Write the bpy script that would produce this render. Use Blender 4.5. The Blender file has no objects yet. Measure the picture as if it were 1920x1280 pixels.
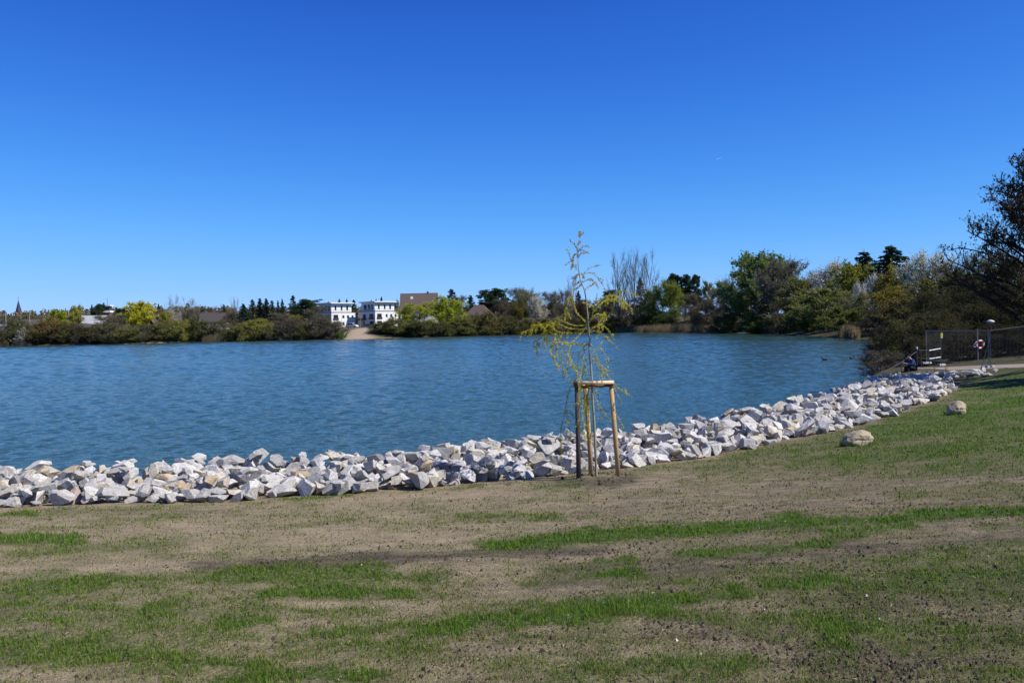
import bpy, bmesh, math, random
import numpy as np
from mathutils import Vector, Matrix, Quaternion

R = math.radians
random.seed(7)
RNG = np.random.default_rng(11)
SC = bpy.context.scene
COL = SC.collection

# ------------------------------------------------------------------ camera, sky, sun, exposure
F = 1663.0                      # focal length in pixels of the 1920 wide photograph
EYE = np.array([0.0, 0.0, 3.6])
ROLL, PITCH = R(1.3), R(0.93)
_f = np.array([0, math.cos(PITCH), -math.sin(PITCH)])
_r0 = np.array([1.0, 0, 0]); _u0 = np.cross(_r0, _f)
AX_R = _r0 * math.cos(ROLL) - _u0 * math.sin(ROLL)
AX_U = _u0 * math.cos(ROLL) + _r0 * math.sin(ROLL)
AX_F = _f

cam_d = bpy.data.cameras.new('camera')
cam_d.sensor_width = 36.0
cam_d.lens = F / 1920 * 36.0
cam_d.clip_start = 0.1
cam_d.clip_end = 20000
cam = bpy.data.objects.new('camera', cam_d)
COL.objects.link(cam)
m = Matrix.Identity(4)
for i in range(3):
    m[i][0] = AX_R[i]; m[i][1] = AX_U[i]; m[i][2] = -AX_F[i]; m[i][3] = EYE[i]
cam.matrix_world = m
SC.camera = cam

SUN_EL = R(49)
SUN_AZ = R(110)                 # compass angle from +Y (view direction) towards +X
world = bpy.data.worlds.new('World')
SC.world = world
world.use_nodes = True
nt = world.node_tree
nt.nodes.clear()
sky = nt.nodes.new('ShaderNodeTexSky')
sky.sky_type = 'NISHITA'
sky.sun_disc = False
sky.sun_elevation = SUN_EL
sky.sun_rotation = SUN_AZ
sky.altitude = 0
sky.air_density = 0.6
sky.dust_density = 0.0
sky.ozone_density = 6.0
# the camera's saturated rendering of a clear spring sky, the same for the whole dome
sp = nt.nodes.new('ShaderNodeSeparateColor')
cb = nt.nodes.new('ShaderNodeCombineColor')
nt.links.new(sky.outputs[0], sp.inputs[0])
def _mn(op, a, b):
    n_ = nt.nodes.new('ShaderNodeMath'); n_.operation = op
    for k_, v_ in enumerate((a, b)):
        if isinstance(v_, (int, float)): n_.inputs[k_].default_value = v_
        else: nt.links.new(v_, n_.inputs[k_])
    return n_.outputs[0]
for ch, (c_, d_) in enumerate(((4.75, 10.98), (6.7, 9.5), (11.0, 10.1))):
    sq = _mn('MULTIPLY', sp.outputs[ch], sp.outputs[ch])
    nt.links.new(_mn('MULTIPLY', _mn('DIVIDE', sq, _mn('ADD', sq, d_)), c_), cb.inputs[ch])
bg = nt.nodes.new('ShaderNodeBackground')
bg.inputs['Strength'].default_value = 0.1
wo = nt.nodes.new('ShaderNodeOutputWorld')
nt.links.new(cb.outputs[0], bg.inputs['Color'])
nt.links.new(bg.outputs[0], wo.inputs['Surface'])

sun_d = bpy.data.lights.new('sun', 'SUN')
sun_d.energy = 5.0
sun_d.angle = R(0.53)
sun_d.color = (1.0, 0.955, 0.88)
sun = bpy.data.objects.new('sun', sun_d)
COL.objects.link(sun)
SUN_DIR = Vector((math.cos(SUN_EL) * math.sin(SUN_AZ), math.cos(SUN_EL) * math.cos(SUN_AZ), math.sin(SUN_EL)))
sun.rotation_euler = SUN_DIR.to_track_quat('Z', 'Y').to_euler()

SC.view_settings.view_transform = 'Standard'
SC.view_settings.look = 'None'
SC.view_settings.exposure = 0.2
SC.view_settings.gamma = 1.0
SC.view_settings.use_curve_mapping = False
SC.render.engine = 'CYCLES'
SC.cycles.max_bounces = 5
SC.cycles.transparent_max_bounces = 8
SC.cycles.caustics_reflective = False
SC.cycles.caustics_refractive = False

# ------------------------------------------------------------------ helpers
def ray(px, py):
    return AX_F + AX_R * ((px - 960) / F) + AX_U * ((640 - py) / F)

def P(px, py, D):
    """world point seen at a pixel of the photograph at distance D along Y"""
    d = ray(px, py)
    return EYE + d * (D / d[1])

def project(X, Y, Z):
    dx, dy, dz = X - EYE[0], Y - EYE[1], Z - EYE[2]
    w = dx * AX_F[0] + dy * AX_F[1] + dz * AX_F[2]
    w = np.where(w < 0.2, 0.2, w)
    u = (dx * AX_R[0] + dy * AX_R[1] + dz * AX_R[2]) / w
    v = (dx * AX_U[0] + dy * AX_U[1] + dz * AX_U[2]) / w
    return 960 + F * u, 640 - F * v

def hash2(ix, iy, seed):
    n = (ix.astype(np.int64) * 374761393 + iy.astype(np.int64) * 668265263 + seed * 1442695041) & 0x7fffffff
    n = ((n ^ (n >> 13)) * 1274126177) & 0x7fffffff
    n = n ^ (n >> 16)
    return (n & 0xffff) / 65535.0

def vnoise(x, y, seed=0):
    x = np.asarray(x, float); y = np.asarray(y, float)
    ix = np.floor(x); iy = np.floor(y)
    fx = x - ix; fy = y - iy
    fx = fx * fx * (3 - 2 * fx); fy = fy * fy * (3 - 2 * fy)
    a = hash2(ix, iy, seed); b = hash2(ix + 1, iy, seed)
    c = hash2(ix, iy + 1, seed); d = hash2(ix + 1, iy + 1, seed)
    return (a * (1 - fx) + b * fx) * (1 - fy) + (c * (1 - fx) + d * fx) * fy

def fbm(x, y, seed=0, octv=4):
    s = 0.0; a = 0.5; t = 0
    for k in range(octv):
        s = s + a * vnoise(np.asarray(x) * 2 ** k + 17.3 * k, np.asarray(y) * 2 ** k - 9.1 * k, seed + k)
        t += a; a *= 0.5
    return s / t

def sstep(a, b, x):
    t = np.clip((np.asarray(x, float) - a) / (b - a), 0, 1)
    return t * t * (3 - 2 * t)

def np_mesh(name, V, F_, col=None, attrs=None, smooth=False, mats=(), fmat=None):
    """V (n,3), F_ (m,k) array or list of such arrays; one mesh"""
    me = bpy.data.meshes.new(name)
    V = np.asarray(V, np.float32)
    Fs = F_ if isinstance(F_, list) else [F_]
    Fs = [np.asarray(f, np.int32) for f in Fs if len(f)]
    me.vertices.add(len(V))
    me.vertices.foreach_set('co', V.ravel())
    nl = sum(f.size for f in Fs); nf = sum(len(f) for f in Fs)
    me.loops.add(nl); me.polygons.add(nf)
    me.loops.foreach_set('vertex_index', np.concatenate([f.ravel() for f in Fs]))
    tot = np.concatenate([np.full(len(f), f.shape[1], np.int32) for f in Fs])
    st = np.concatenate([[0], np.cumsum(tot)[:-1]]).astype(np.int32)
    me.polygons.foreach_set('loop_start', st)
    me.polygons.foreach_set('loop_total', tot)
    me.polygons.foreach_set('use_smooth', np.full(nf, bool(smooth)))
    if fmat is not None:
        me.polygons.foreach_set('material_index', np.asarray(fmat, np.int32))
    me.update(calc_edges=True)
    if col is not None:
        a = me.color_attributes.new('col', 'FLOAT_COLOR', 'POINT')
        c = np.ones((len(V), 4), np.float32); c[:, :3] = col
        a.data.foreach_set('color', c.ravel())
    for k, v in (attrs or {}).items():
        a = me.attributes.new(k, 'FLOAT', 'POINT')
        a.data.foreach_set('value', np.asarray(v, np.float32))
    for mt in mats:
        me.materials.append(mt)
    return me

def add(name, me, parent=None, loc=None, rot=None, scale=None):
    o = bpy.data.objects.new(name, me)
    COL.objects.link(o)
    if parent is not None:
        o.parent = parent
    if loc is not None: o.location = [float(v) for v in loc]
    if rot is not None: o.rotation_euler = rot
    if scale is not None: o.scale = scale
    return o

def tag(o, label=None, cat=None, group=None, kind=None):
    if label: o['label'] = label
    if cat: o['category'] = cat
    if group: o['group'] = group
    if kind: o['kind'] = kind
    return o

def empty(name, loc, rz=0.0):
    o = bpy.data.objects.new(name, None)
    COL.objects.link(o)
    o.empty_display_size = 0.2
    o.location = [float(v) for v in loc]
    o.rotation_euler = (0, 0, rz)
    return o

class MB:
    """collects boxes, prisms and tubes into one mesh"""
    def __init__(s):
        s.V = []; s.Q = []; s.T = []; s.n = 0
    def raw(s, V, Q=None, T=None):
        V = np.asarray(V, float)
        if Q is not None and len(Q): s.Q.append(np.asarray(Q) + s.n)
        if T is not None and len(T): s.T.append(np.asarray(T) + s.n)
        s.V.append(V); s.n += len(V)
        return s
    def box(s, x0, x1, y0, y1, z0, z1):
        V = [(x0, y0, z0), (x1, y0, z0), (x1, y1, z0), (x0, y1, z0), (x0, y0, z1), (x1, y0, z1), (x1, y1, z1), (x0, y1, z1)]
        Q = [(3, 2, 1, 0), (4, 5, 6, 7), (0, 1, 5, 4), (1, 2, 6, 5), (2, 3, 7, 6), (3, 0, 4, 7)]
        return s.raw(V, Q)
    def poly8(s, V):
        Q = [(3, 2, 1, 0), (4, 5, 6, 7), (0, 1, 5, 4), (1, 2, 6, 5), (2, 3, 7, 6), (3, 0, 4, 7)]
        return s.raw(V, Q)
    def tube(s, pts, rad, sides=6, cap=True):
        V, Q, T = tube_np(pts, rad, sides, cap)
        return s.raw(V, Q, T)
    def mesh(s, name, mat, smooth=False, bevel=0.0):
        me = np_mesh(name, np.concatenate(s.V), ([np.concatenate(s.Q)] if s.Q else []) + ([np.concatenate(s.T)] if s.T else []),
                     smooth=smooth, mats=[mat] if mat else [])
        if bevel:
            bm = bmesh.new(); bm.from_mesh(me)
            bmesh.ops.bevel(bm, geom=bm.edges[:], offset=bevel, segments=2, affect='EDGES', profile=0.6, clamp_overlap=True)
            bm.to_mesh(me); bm.free()
        return me
    def build(s, name, mat, parent=None, smooth=False, bevel=0.0, **kw):
        return add(name, s.mesh(name, mat, smooth, bevel), parent, **kw)

def tube_np(pts, rad, sides=6, cap=True):
    pts = np.asarray(pts, float); n = len(pts)
    rad = np.broadcast_to(np.asarray(rad, float), (n,))
    tan = np.gradient(pts, axis=0)
    tan /= np.linalg.norm(tan, axis=1)[:, None] + 1e-12
    ref = np.array([0.31, 0.17, 0.93]) if abs(tan[0][2]) < 0.9 else np.array([1.0, 0.13, 0.05])
    a = np.cross(tan, ref); a /= np.linalg.norm(a, axis=1)[:, None] + 1e-12
    b = np.cross(tan, a)
    th = np.arange(sides) * 2 * math.pi / sides
    V = pts[:, None, :] + rad[:, None, None] * (np.cos(th)[None, :, None] * a[:, None, :] + np.sin(th)[None, :, None] * b[:, None, :])
    V = V.reshape(-1, 3)
    Q = []
    for i in range(n - 1):
        for k in range(sides):
            k2 = (k + 1) % sides
            Q.append((i * sides + k, i * sides + k2, (i + 1) * sides + k2, (i + 1) * sides + k))
    T = []
    if cap:
        V = np.vstack([V, pts[0], pts[-1]])
        c0, c1 = n * sides, n * sides + 1
        for k in range(sides):
            k2 = (k + 1) % sides
            T.append((c0, k2, k)); T.append((c1, (n - 1) * sides + k, (n - 1) * sides + k2))
    return V, np.array(Q), (np.array(T) if T else None)

def seg_prisms(P0, P1, R0, R1, sides=3):
    P0 = np.asarray(P0, float); P1 = np.asarray(P1, float)
    t = P1 - P0; t /= np.linalg.norm(t, axis=1)[:, None] + 1e-9
    ref = np.where(np.abs(t[:, 2:3]) < 0.8, np.array([[0, 0, 1.0]]), np.array([[1.0, 0, 0]]))
    a = np.cross(t, ref); a /= np.linalg.norm(a, axis=1)[:, None] + 1e-9
    b = np.cross(t, a)
    th = np.arange(sides) * 2 * math.pi / sides
    ring = np.cos(th)[None, :, None] * a[:, None, :] + np.sin(th)[None, :, None] * b[:, None, :]
    A = P0[:, None, :] + ring * np.asarray(R0)[:, None, None]
    B = P1[:, None, :] + ring * np.asarray(R1)[:, None, None]
    n = len(P0)
    V = np.concatenate([A, B], 1).reshape(-1, 3)
    base = (np.arange(n) * 2 * sides)[:, None]
    Q = []
    for k in range(sides):
        k2 = (k + 1) % sides
        Q.append(np.concatenate([base + k, base + k2, base + sides + k2, base + sides + k], 1))
    return V, np.concatenate(Q, 0)

def catmull(pts, n=6):
    pts = np.asarray(pts, float)
    p = np.vstack([2 * pts[0] - pts[1], pts, 2 * pts[-1] - pts[-2]])
    out = []
    for i in range(1, len(p) - 2):
        for k in range(n):
            t = k / n
            out.append(0.5 * (2 * p[i] + (p[i + 1] - p[i - 1]) * t + (2 * p[i - 1] - 5 * p[i] + 4 * p[i + 1] - p[i + 2]) * t * t
                              + (3 * p[i] - p[i - 1] - 3 * p[i + 1] + p[i + 2]) * t ** 3))
    out.append(p[-2])
    return np.array(out)

# ------------------------------------------------------------------ materials
class NT:
    def __init__(s, name):
        s.m = bpy.data.materials.new(name); s.m.use_nodes = True
        s.t = s.m.node_tree; s.t.nodes.clear()
        s.out = s.t.nodes.new('ShaderNodeOutputMaterial')
    def n(s, typ, inp=None, **kw):
        nd = s.t.nodes.new('ShaderNode' + typ)
        for k, v in kw.items(): setattr(nd, k, v)
        for k, v in (inp or {}).items():
            s.set(nd.inputs[k], v)
        return nd
    def set(s, sock, v):
        if isinstance(v, bpy.types.NodeSocket): s.t.links.new(v, sock)
        elif isinstance(v, (tuple, list)) and len(v) == 3 and sock.type == 'RGBA': sock.default_value = (*v, 1)
        else: sock.default_value = v
    def noise(s, scale, detail=3, rough=0.55, vec=None, dist=0.0):
        i = {'Scale': scale, 'Detail': detail, 'Roughness': rough, 'Distortion': dist}
        if vec is not None: i['Vector'] = vec
        return s.n('TexNoise', i).outputs['Fac']
    def ramp(s, fac, stops):
        nd = s.n('ValToRGB', {'Fac': fac})
        e = nd.color_ramp.elements
        while len(e) < len(stops): e.new(0.5)
        for el, (p, c) in zip(e, stops):
            el.position = p; el.color = (*c, 1) if not isinstance(c, (int, float)) else (c, c, c, 1)
        return nd.outputs['Color']
    def mix(s, fac, a, b, typ='MIX'):
        nd = s.n('Mix', data_type='RGBA', blend_type=typ)
        s.set(nd.inputs[0], fac); s.set(nd.inputs[6], a); s.set(nd.inputs[7], b)
        return nd.outputs[2]
    def math(s, op, a, b=0.0, clamp=False):
        nd = s.n('Math', operation=op, use_clamp=clamp)
        s.set(nd.inputs[0], a); s.set(nd.inputs[1], b)
        return nd.outputs[0]
    def attr(s, name):
        return s.n('Attribute', attribute_name=name)
    def coord(s, kind='Object'):
        return s.n('TexCoord').outputs[kind]
    def mapping(s, vec, scale=(1, 1, 1), rot=(0, 0, 0)):
        return s.n('Mapping', {'Vector': vec, 'Scale': scale, 'Rotation': rot}).outputs[0]
    def bump(s, h, strength=0.5, dist=0.02, normal=None):
        i = {'Height': h, 'Strength': strength, 'Distance': dist}
        if normal is not None: i['Normal'] = normal
        return s.n('Bump', i).outputs[0]
    def surf(s, sh):
        s.t.links.new(sh, s.out.inputs['Surface']); return s.m
    def bsdf(s, color, rough=0.7, normal=None, metal=0.0, spec=0.3, **kw):
        i = {'Base Color': color, 'Roughness': rough, 'Metallic': metal, 'Specular IOR Level': spec}
        if normal is not None: i['Normal'] = normal
        i.update(kw)
        return s.surf(s.n('BsdfPrincipled', i).outputs[0])

def plain(name, color, rough=0.6, metal=0.0, var=0.18, scale=3.0, spec=0.3, bump=0.0):
    t = NT(name)
    nz = t.noise(scale, 4, vec=t.coord())
    c = t.mix(nz, tuple(v * (1 - var) for v in color), tuple(min(1, v * (1 + var)) for v in color))
    nrm = t.bump(t.noise(scale * 6, 3, vec=t.coord()), bump, 0.02) if bump else None
    return t.bsdf(c, rough, nrm, metal, spec)

def leaf_material(name, trans=0.3):
    t = NT(name)
    oi = t.n('ObjectInfo')
    c = t.mix(1.0, t.attr('col').outputs['Color'], oi.outputs['Color'], 'MULTIPLY')
    d = t.n('BsdfDiffuse', {'Color': c}).outputs[0]
    tr = t.n('BsdfTranslucent', {'Color': c}).outputs[0]
    return t.surf(t.n('MixShader', {0: trans, 1: d, 2: tr}).outputs[0])

def bark_material(name):
    t = NT(name)
    oi = t.n('ObjectInfo')
    nz = t.ramp(t.noise(3.0, 4, vec=t.mapping(t.coord(), (8, 8, 2))), [(0.3, 0.6), (0.7, 1.25)])
    c = t.mix(1.0, oi.outputs['Color'], nz, 'MULTIPLY')
    return t.bsdf(c, 0.85, None, 0, 0.15)

M_LEAF = leaf_material('leaf', 0.3)
M_NEEDLE = leaf_material('needle', 0.08)
M_BARK = bark_material('bark')

def ground_material():
    t = NT('lakeside_soil_and_turf')
    co = t.coord()
    g = t.attr('grass').outputs['Fac']; so = t.attr('soil').outputs['Fac']; fr = t.attr('far').outputs['Fac']; sa = t.attr('sand').outputs['Fac']
    n1 = t.noise(1.3, 5, 0.6, co); n2 = t.noise(9, 5, 0.65, co); n3 = t.noise(55, 4, 0.7, co); n4 = t.noise(3.2, 6, 0.7, t.mapping(co, (0.6, 1.6, 1)))
    sand = t.mix(n1, (0.55, 0.435, 0.272), (0.37, 0.292, 0.182))
    dark = t.mix(n2, (0.082, 0.068, 0.046), (0.15, 0.125, 0.085))
    k = t.math('ADD', so, t.math('MULTIPLY', t.math('SUBTRACT', n4, 0.5), 2.0), True)
    c = t.mix(k, sand, dark)
    # small dark crumbs with their tiny shadows painted in, and pale grit
    c = t.mix(t.ramp(n3, [(0.36, 0.9), (0.47, 0.0)]), c, (0.06, 0.047, 0.034))
    c = t.mix(t.ramp(n3, [(0.66, 0.0), (0.8, 0.5)]), c, (0.36, 0.31, 0.24))
    gcol = t.mix(n2, (0.082, 0.098, 0.022), (0.13, 0.135, 0.04))
    gcol = t.mix(t.math('POWER', g, 2.0), gcol, t.mix(n2, (0.044, 0.096, 0.011), (0.078, 0.134, 0.018)))
    gf = t.math('MULTIPLY', t.math('MULTIPLY', g, 1.35), t.ramp(t.noise(22, 4, 0.7, co), [(0.3, 0.25), (0.6, 1.0)]), True)
    c = t.mix(gf, c, gcol)
    c = t.mix(sa, c, t.mix(n2, (0.40, 0.32, 0.235), (0.31, 0.24, 0.175)))
    farc = t.mix(n1, (0.06, 0.062, 0.024), (0.10, 0.082, 0.045))
    c = t.mix(fr, c, farc)
    n5 = t.noise(34, 3, 0.6, co)
    h = t.math('ADD', t.math('ADD', t.math('MULTIPLY', n3, 0.6), t.math('MULTIPLY', n5, 0.8)), n2)
    nb = t.bump(h, 1.0, 0.05)
    return t.bsdf(c, 0.95, nb, 0, 0.12)

def water_material():
    t = NT('lake_water')
    co = t.coord()
    a = t.noise(1.0, 2, 0.5, t.mapping(co, (9.0, 13.0, 1), (0, 0, R(5))))
    b = t.noise(1.0, 2, 0.5, t.mapping(co, (3.2, 5.0, 1), (0, 0, R(-7))))
    nb = t.bump(t.math('ADD', t.math('MULTIPLY', a, .4), b), 1.0, 0.042)
    col = t.mix(t.noise(0.05, 2, 0.5, co), (0.024, 0.058, 0.046), (0.033, 0.068, 0.053))
    return t.bsdf(col, 0.06, nb, 0, 0.13, IOR=1.333, **{'Specular Tint': (0.86, 0.98, 0.40, 1)})

def rock_material(name, use_attr):
    t = NT(name)
    co = t.coord()
    base = t.attr('col').outputs['Color'] if use_attr else t.n('ObjectInfo').outputs['Color']
    vec = co
    if not use_attr:
        oi = t.n('ObjectInfo')
        off = t.n('VectorMath', {0: co, 1: oi.outputs['Location']}, operation='ADD').outputs[0]
        vec = off
    n1 = t.noise(4.5, 5, 0.65, vec); n2 = t.noise(28, 4, 0.7, vec); n3 = t.noise(2.0, 3, 0.6, vec, 0.8)
    c = t.mix(1.0, base, t.ramp(n1, [(0.25, 0.5), (0.66, 1.08)]), 'MULTIPLY')
    c = t.mix(t.ramp(n2, [(0.36, 0.75), (0.52, 0.0)]), c, (0.20, 0.19, 0.18))
    c = t.mix(t.ramp(n3, [(0.58, 0.0), (0.72, 0.38)]), c, (0.5, 0.38, 0.22))
    nb = t.bump(t.math('ADD', n1, t.math('MULTIPLY', n2, 0.4)), 0.55, 0.05)
    return t.bsdf(c, 0.85, nb, 0, 0.25)

M_GROUND = ground_material()
M_WATER = water_material()
M_ROCK = rock_material('quarry_stone', False)
M_ROCKS = rock_material('quarry_stone_fill', True)

# ------------------------------------------------------------------ lake outline and terrain
FOOT = catmull([(-120, 62), (-60, 29), (-30, 18.4), (-18, 16.3), (-9.3, 16.1), (-3.6, 16.7), (1.55, 18.4), (4.1, 20.1), (7.5, 23.2),
                (11.2, 27), (17.7, 36), (21.6, 43.5)], 5)
_tn = np.gradient(FOOT, axis=0); _tn /= np.linalg.norm(_tn, axis=1)[:, None]
FOOT_N = np.stack([-_tn[:, 1], _tn[:, 0]], 1)         # towards the lake
BAND_W = 4.3
NEAR_EDGE = FOOT + FOOT_N * BAND_W
FAR_EDGE = catmull([(20.4, 49.2), (24.0, 58), (30, 75), (42, 100), (58, 141), (65.6, 182), (73, 248), (68.5, 300), (53, 370), (34, 405), (10, 415),
                    (-23.6, 392), (-54, 376), (-72, 378), (-103, 388), (-133, 393), (-164, 385), (-228, 396), (-330, 402), (-430, 340),
                    (-440, 220), (-260, 120), (-124, 66)], 4)
LAKE = np.vstack([NEAR_EDGE, FAR_EDGE])

def lake_dist(X, Y):
    """signed distance to the water's edge, positive on land"""
    X = np.asarray(X, float).ravel(); Y = np.asarray(Y, float).ravel()
    best = np.full(X.shape, 1e18); inside = np.zeros(X.shape, bool)
    n = len(LAKE)
    for i in range(n):
        ax, ay = LAKE[i]; bx, by = LAKE[(i + 1) % n]
        ex, ey = bx - ax, by - ay
        L = ex * ex + ey * ey
        if L < 1e-9: continue
        t = np.clip(((X - ax) * ex + (Y - ay) * ey) / L, 0, 1)
        d = (X - ax - t * ex) ** 2 + (Y - ay - t * ey) ** 2
        best = np.minimum(best, d)
        c = ((ay > Y) != (by > Y))
        with np.errstate(divide='ignore', invalid='ignore'):
            xi = ax + (Y - ay) * ex / (ey if abs(ey) > 1e-12 else 1e-12)
        inside ^= c & (X < xi)
    d = np.sqrt(best)
    return np.where(inside, -d, d)

_lake_exact = lake_dist
_LX, _LY, _LS = np.arange(-46, 52.01, .2), np.arange(-8, 66.01, .2), .2
_gx, _gy = np.meshgrid(_LX, _LY, indexing='ij')
_LG = _lake_exact(_gx, _gy).reshape(_gx.shape)
def lake_dist(X, Y):
    X = np.asarray(X, float).ravel(); Y = np.asarray(Y, float).ravel()
    out = np.empty(X.shape)
    k = (X > -45.8) & (X < 51.6) & (Y > -7.8) & (Y < 65.6)
    fx = (X[k] - _LX[0]) / _LS; fy = (Y[k] - _LY[0]) / _LS
    i = fx.astype(int); j = fy.astype(int); fx -= i; fy -= j
    out[k] = (_LG[i, j] * (1 - fx) + _LG[i + 1, j] * fx) * (1 - fy) + (_LG[i, j + 1] * (1 - fx) + _LG[i + 1, j + 1] * fx) * fy
    if (~k).any():
        out[~k] = _lake_exact(X[~k], Y[~k])
    return out

def seg_dist(X, Y, a, b):
    ex, ey = b[0] - a[0], b[1] - a[1]
    t = np.clip(((X - a[0]) * ex + (Y - a[1]) * ey) / (ex * ex + ey * ey), 0, 1)
    return np.hypot(X - a[0] - t * ex, Y - a[1] - t * ey)

PLAT_A, PLAT_B, PLAT_Z = (25.0, 52.5), (40.0, 53.0), 0.60
WILLOW_XY = None
def terrain(X, Y, fine=True):
    shp = np.shape(X)
    X = np.asarray(X, float).ravel(); Y = np.asarray(Y, float).ravel()
    t = lake_dist(X, Y)
    zn = np.interp(t, [-40, -6, -1.5, 0, 1.0, 2.5, 4.3, 21.2, 30, 60, 300], [-4, -1.6, -.75, -.16, .22, .36, .52, 1.95, 2.5, 3.2, 4.5])
    d = np.hypot(X, Y)
    zf = np.interp(t, [-40, -3, 0, 2.5, 9, 60, 300, 1500], [-4, -.7, -.1, .35, 1.55, 2.4, 5, 12])
    zl = np.interp(t, [-40, -3, 0, 2.5, 7, 17, 60, 300, 1500], [-4, -.7, -.1, .5, 1.5, 4.9, 5.6, 8, 13])
    wl = sstep(230, 340, d)
    zf = zf * (1 - wl) + zl * wl
    w = sstep(50, 100, d)
    z = zn * (1 - w) + zf * w
    # broad wooded hill behind the far left shore
    z = z + 15 * np.exp(-((X + 430) / 330) ** 2 - ((Y - 1050) / 230) ** 2) + 6 * np.exp(-((X - 60) / 420) ** 2 - ((Y - 1250) / 300) ** 2)
    # gentle unevenness of the raked soil
    land = sstep(2.5, 6, t) * (1 - sstep(45, 70, d))
    z = z + land * ((fbm(X * 0.22, Y * 0.22, 3) - .5) * 0.30 + (fbm(X * 0.9, Y * 0.9, 5) - .5) * 0.09)
    if fine:
        z = z + land * (fbm(X * 4.5, Y * 4.5, 8, 3) - .5) * 0.045 * (1 - sstep(20, 35, d))
    z = z + .6 * np.exp(-((X - 28.5) / 5) ** 2 - ((Y - 41) / 4.5) ** 2) * sstep(4.3, 8, t)      # the bank swells towards the right
    pd = seg_dist(X, Y, PLAT_A, PLAT_B)
    wp = 1 - sstep(2.0, 5.0, pd)
    z = z * (1 - wp) + PLAT_Z * wp
    if WILLOW_XY is not None:      # loosened planting mound
        q = np.hypot(X - WILLOW_XY[0], Y - WILLOW_XY[1])
        z = z + 0.09 * np.exp(-(q / 0.55) ** 2) * (0.6 + 0.8 * vnoise(X * 9, Y * 9, 31))
    return z.reshape(shp)

def gz(x, y):
    return float(terrain(np.array([x]), np.array([y]), False)[0])

def ground_hit(px, py, d0=3.0, d1=70.0):
    D = np.linspace(d0, d1, 900)
    d = ray(px, py); d = d / d[1]
    pts = EYE[None, :] + D[:, None] * d[None, :]
    z = terrain(pts[:, 0], pts[:, 1], False)
    k = np.argmax(pts[:, 2] < z)
    return pts[k]

_w = ground_hit(1118, 899)
WILLOW_XY = (float(_w[0]), float(_w[1]))

# grass and soil patches, traced along the ground of the photograph: (points, half width, strength)
STROKES = [
    ([(930, 1020), (1150, 1003), (1350, 992), (1560, 978), (1760, 964), (1930, 955)], 15, 1.0),
    ([(1000, 1012), (1280, 1000)], 10, .8), ([(1280, 1038), (1420, 1030), (1540, 1018)], 10, .9), ([(1560, 995), (1700, 985)], 12, .85),
    ([(1850, 985), (1930, 975)], 14, .75), ([(1120, 1052), (1185, 1048)], 6, .9), ([(1125, 1078), (1190, 1073)], 7, 1.0),
    ([(1740, 1030), (1810, 1022)], 8, .75), ([(1850, 1020), (1930, 1015)], 7, .7),
    ([(-20, 1105), (200, 1092), (420, 1085), (640, 1078), (800, 1082)], 20, .85), ([(500, 1112), (640, 1108), (760, 1112)], 14, .95),
    ([(-20, 1130), (160, 1140), (330, 1150)], 22, .7), ([(300, 1095), (380, 1092)], 14, .9),
    ([(820, 1180), (920, 1160), (1060, 1148), (1250, 1130), (1400, 1112), (1545, 1085)], 20, .95), ([(420, 1165), (490, 1158)], 14, .9),
    ([(1500, 1150), (1545, 1175), (1590, 1210)], 26, 1.0), ([(1390, 1105), (1540, 1092)], 14, 1.0), ([(600, 1185), (820, 1172)], 16, .75),
    ([(-20, 1215), (160, 1222), (330, 1235), (480, 1245)], 26, .8), ([(260, 1180), (420, 1190), (560, 1205)], 18, .6), ([(430, 1268), (600, 1262), (700, 1268)], 18, .85),
    ([(1220, 1250), (1320, 1242), (1400, 1245)], 18, .75), ([(-20, 1012), (60, 1008), (130, 1012)], 13, .95), ([(20, 1038), (160, 1030), (320, 1022)], 11, .65),
    ([(0, 965), (60, 962)], 6, .9), ([(100, 958), (420, 945)], 6, .5), ([(470, 930), (560, 934), (700, 924)], 5, .8), ([(740, 922), (900, 912)], 5, .6),
    ([(480, 985), (640, 975), (800, 985), (960, 970)], 14, .42), ([(880, 968), (1040, 968)], 9, .65), ([(400, 1010), (560, 1000)], 9, .4),
    ([(1640, 860), (1760, 840), (1930, 815)], 22, .8), ([(1640, 822), (1760, 800), (1930, 770)], 22, .85), ([(1830, 775), (1930, 745)], 22, 1.0),
    ([(1500, 850), (1600, 838)], 12, .65), ([(1330, 885), (1520, 860)], 12, .5), ([(1560, 890), (1700, 875), (1930, 850)], 12, .5), ([(1700, 930), (1930, 915)], 16, .55),
    ([(1000, 915), (1080, 910)], 5, .7), ([(1280, 905), (1420, 900)], 8, .4), ([(1480, 930), (1600, 920)], 9, .4), ([(1720, 770), (1790, 745)], 10, .6),
    ([(1640, 1080), (1800, 1060), (1930, 1065)], 14, .5), ([(1560, 1130), (1700, 1120)], 14, .45), ([(960, 1200), (1160, 1190)], 14, .5),
    ([(1000, 1235), (1140, 1228)], 12, .4), ([(1480, 1060), (1600, 1050)], 8, .45), ([(980, 1097), (1005, 1093)], 6, .9),
    ([(1160, 1098), (1300, 1085)], 8, .35), ([(-20, 1060), (200, 1052)], 8, .35), ([(1620, 1195), (1800, 1180)], 16, .3),
]
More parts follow.
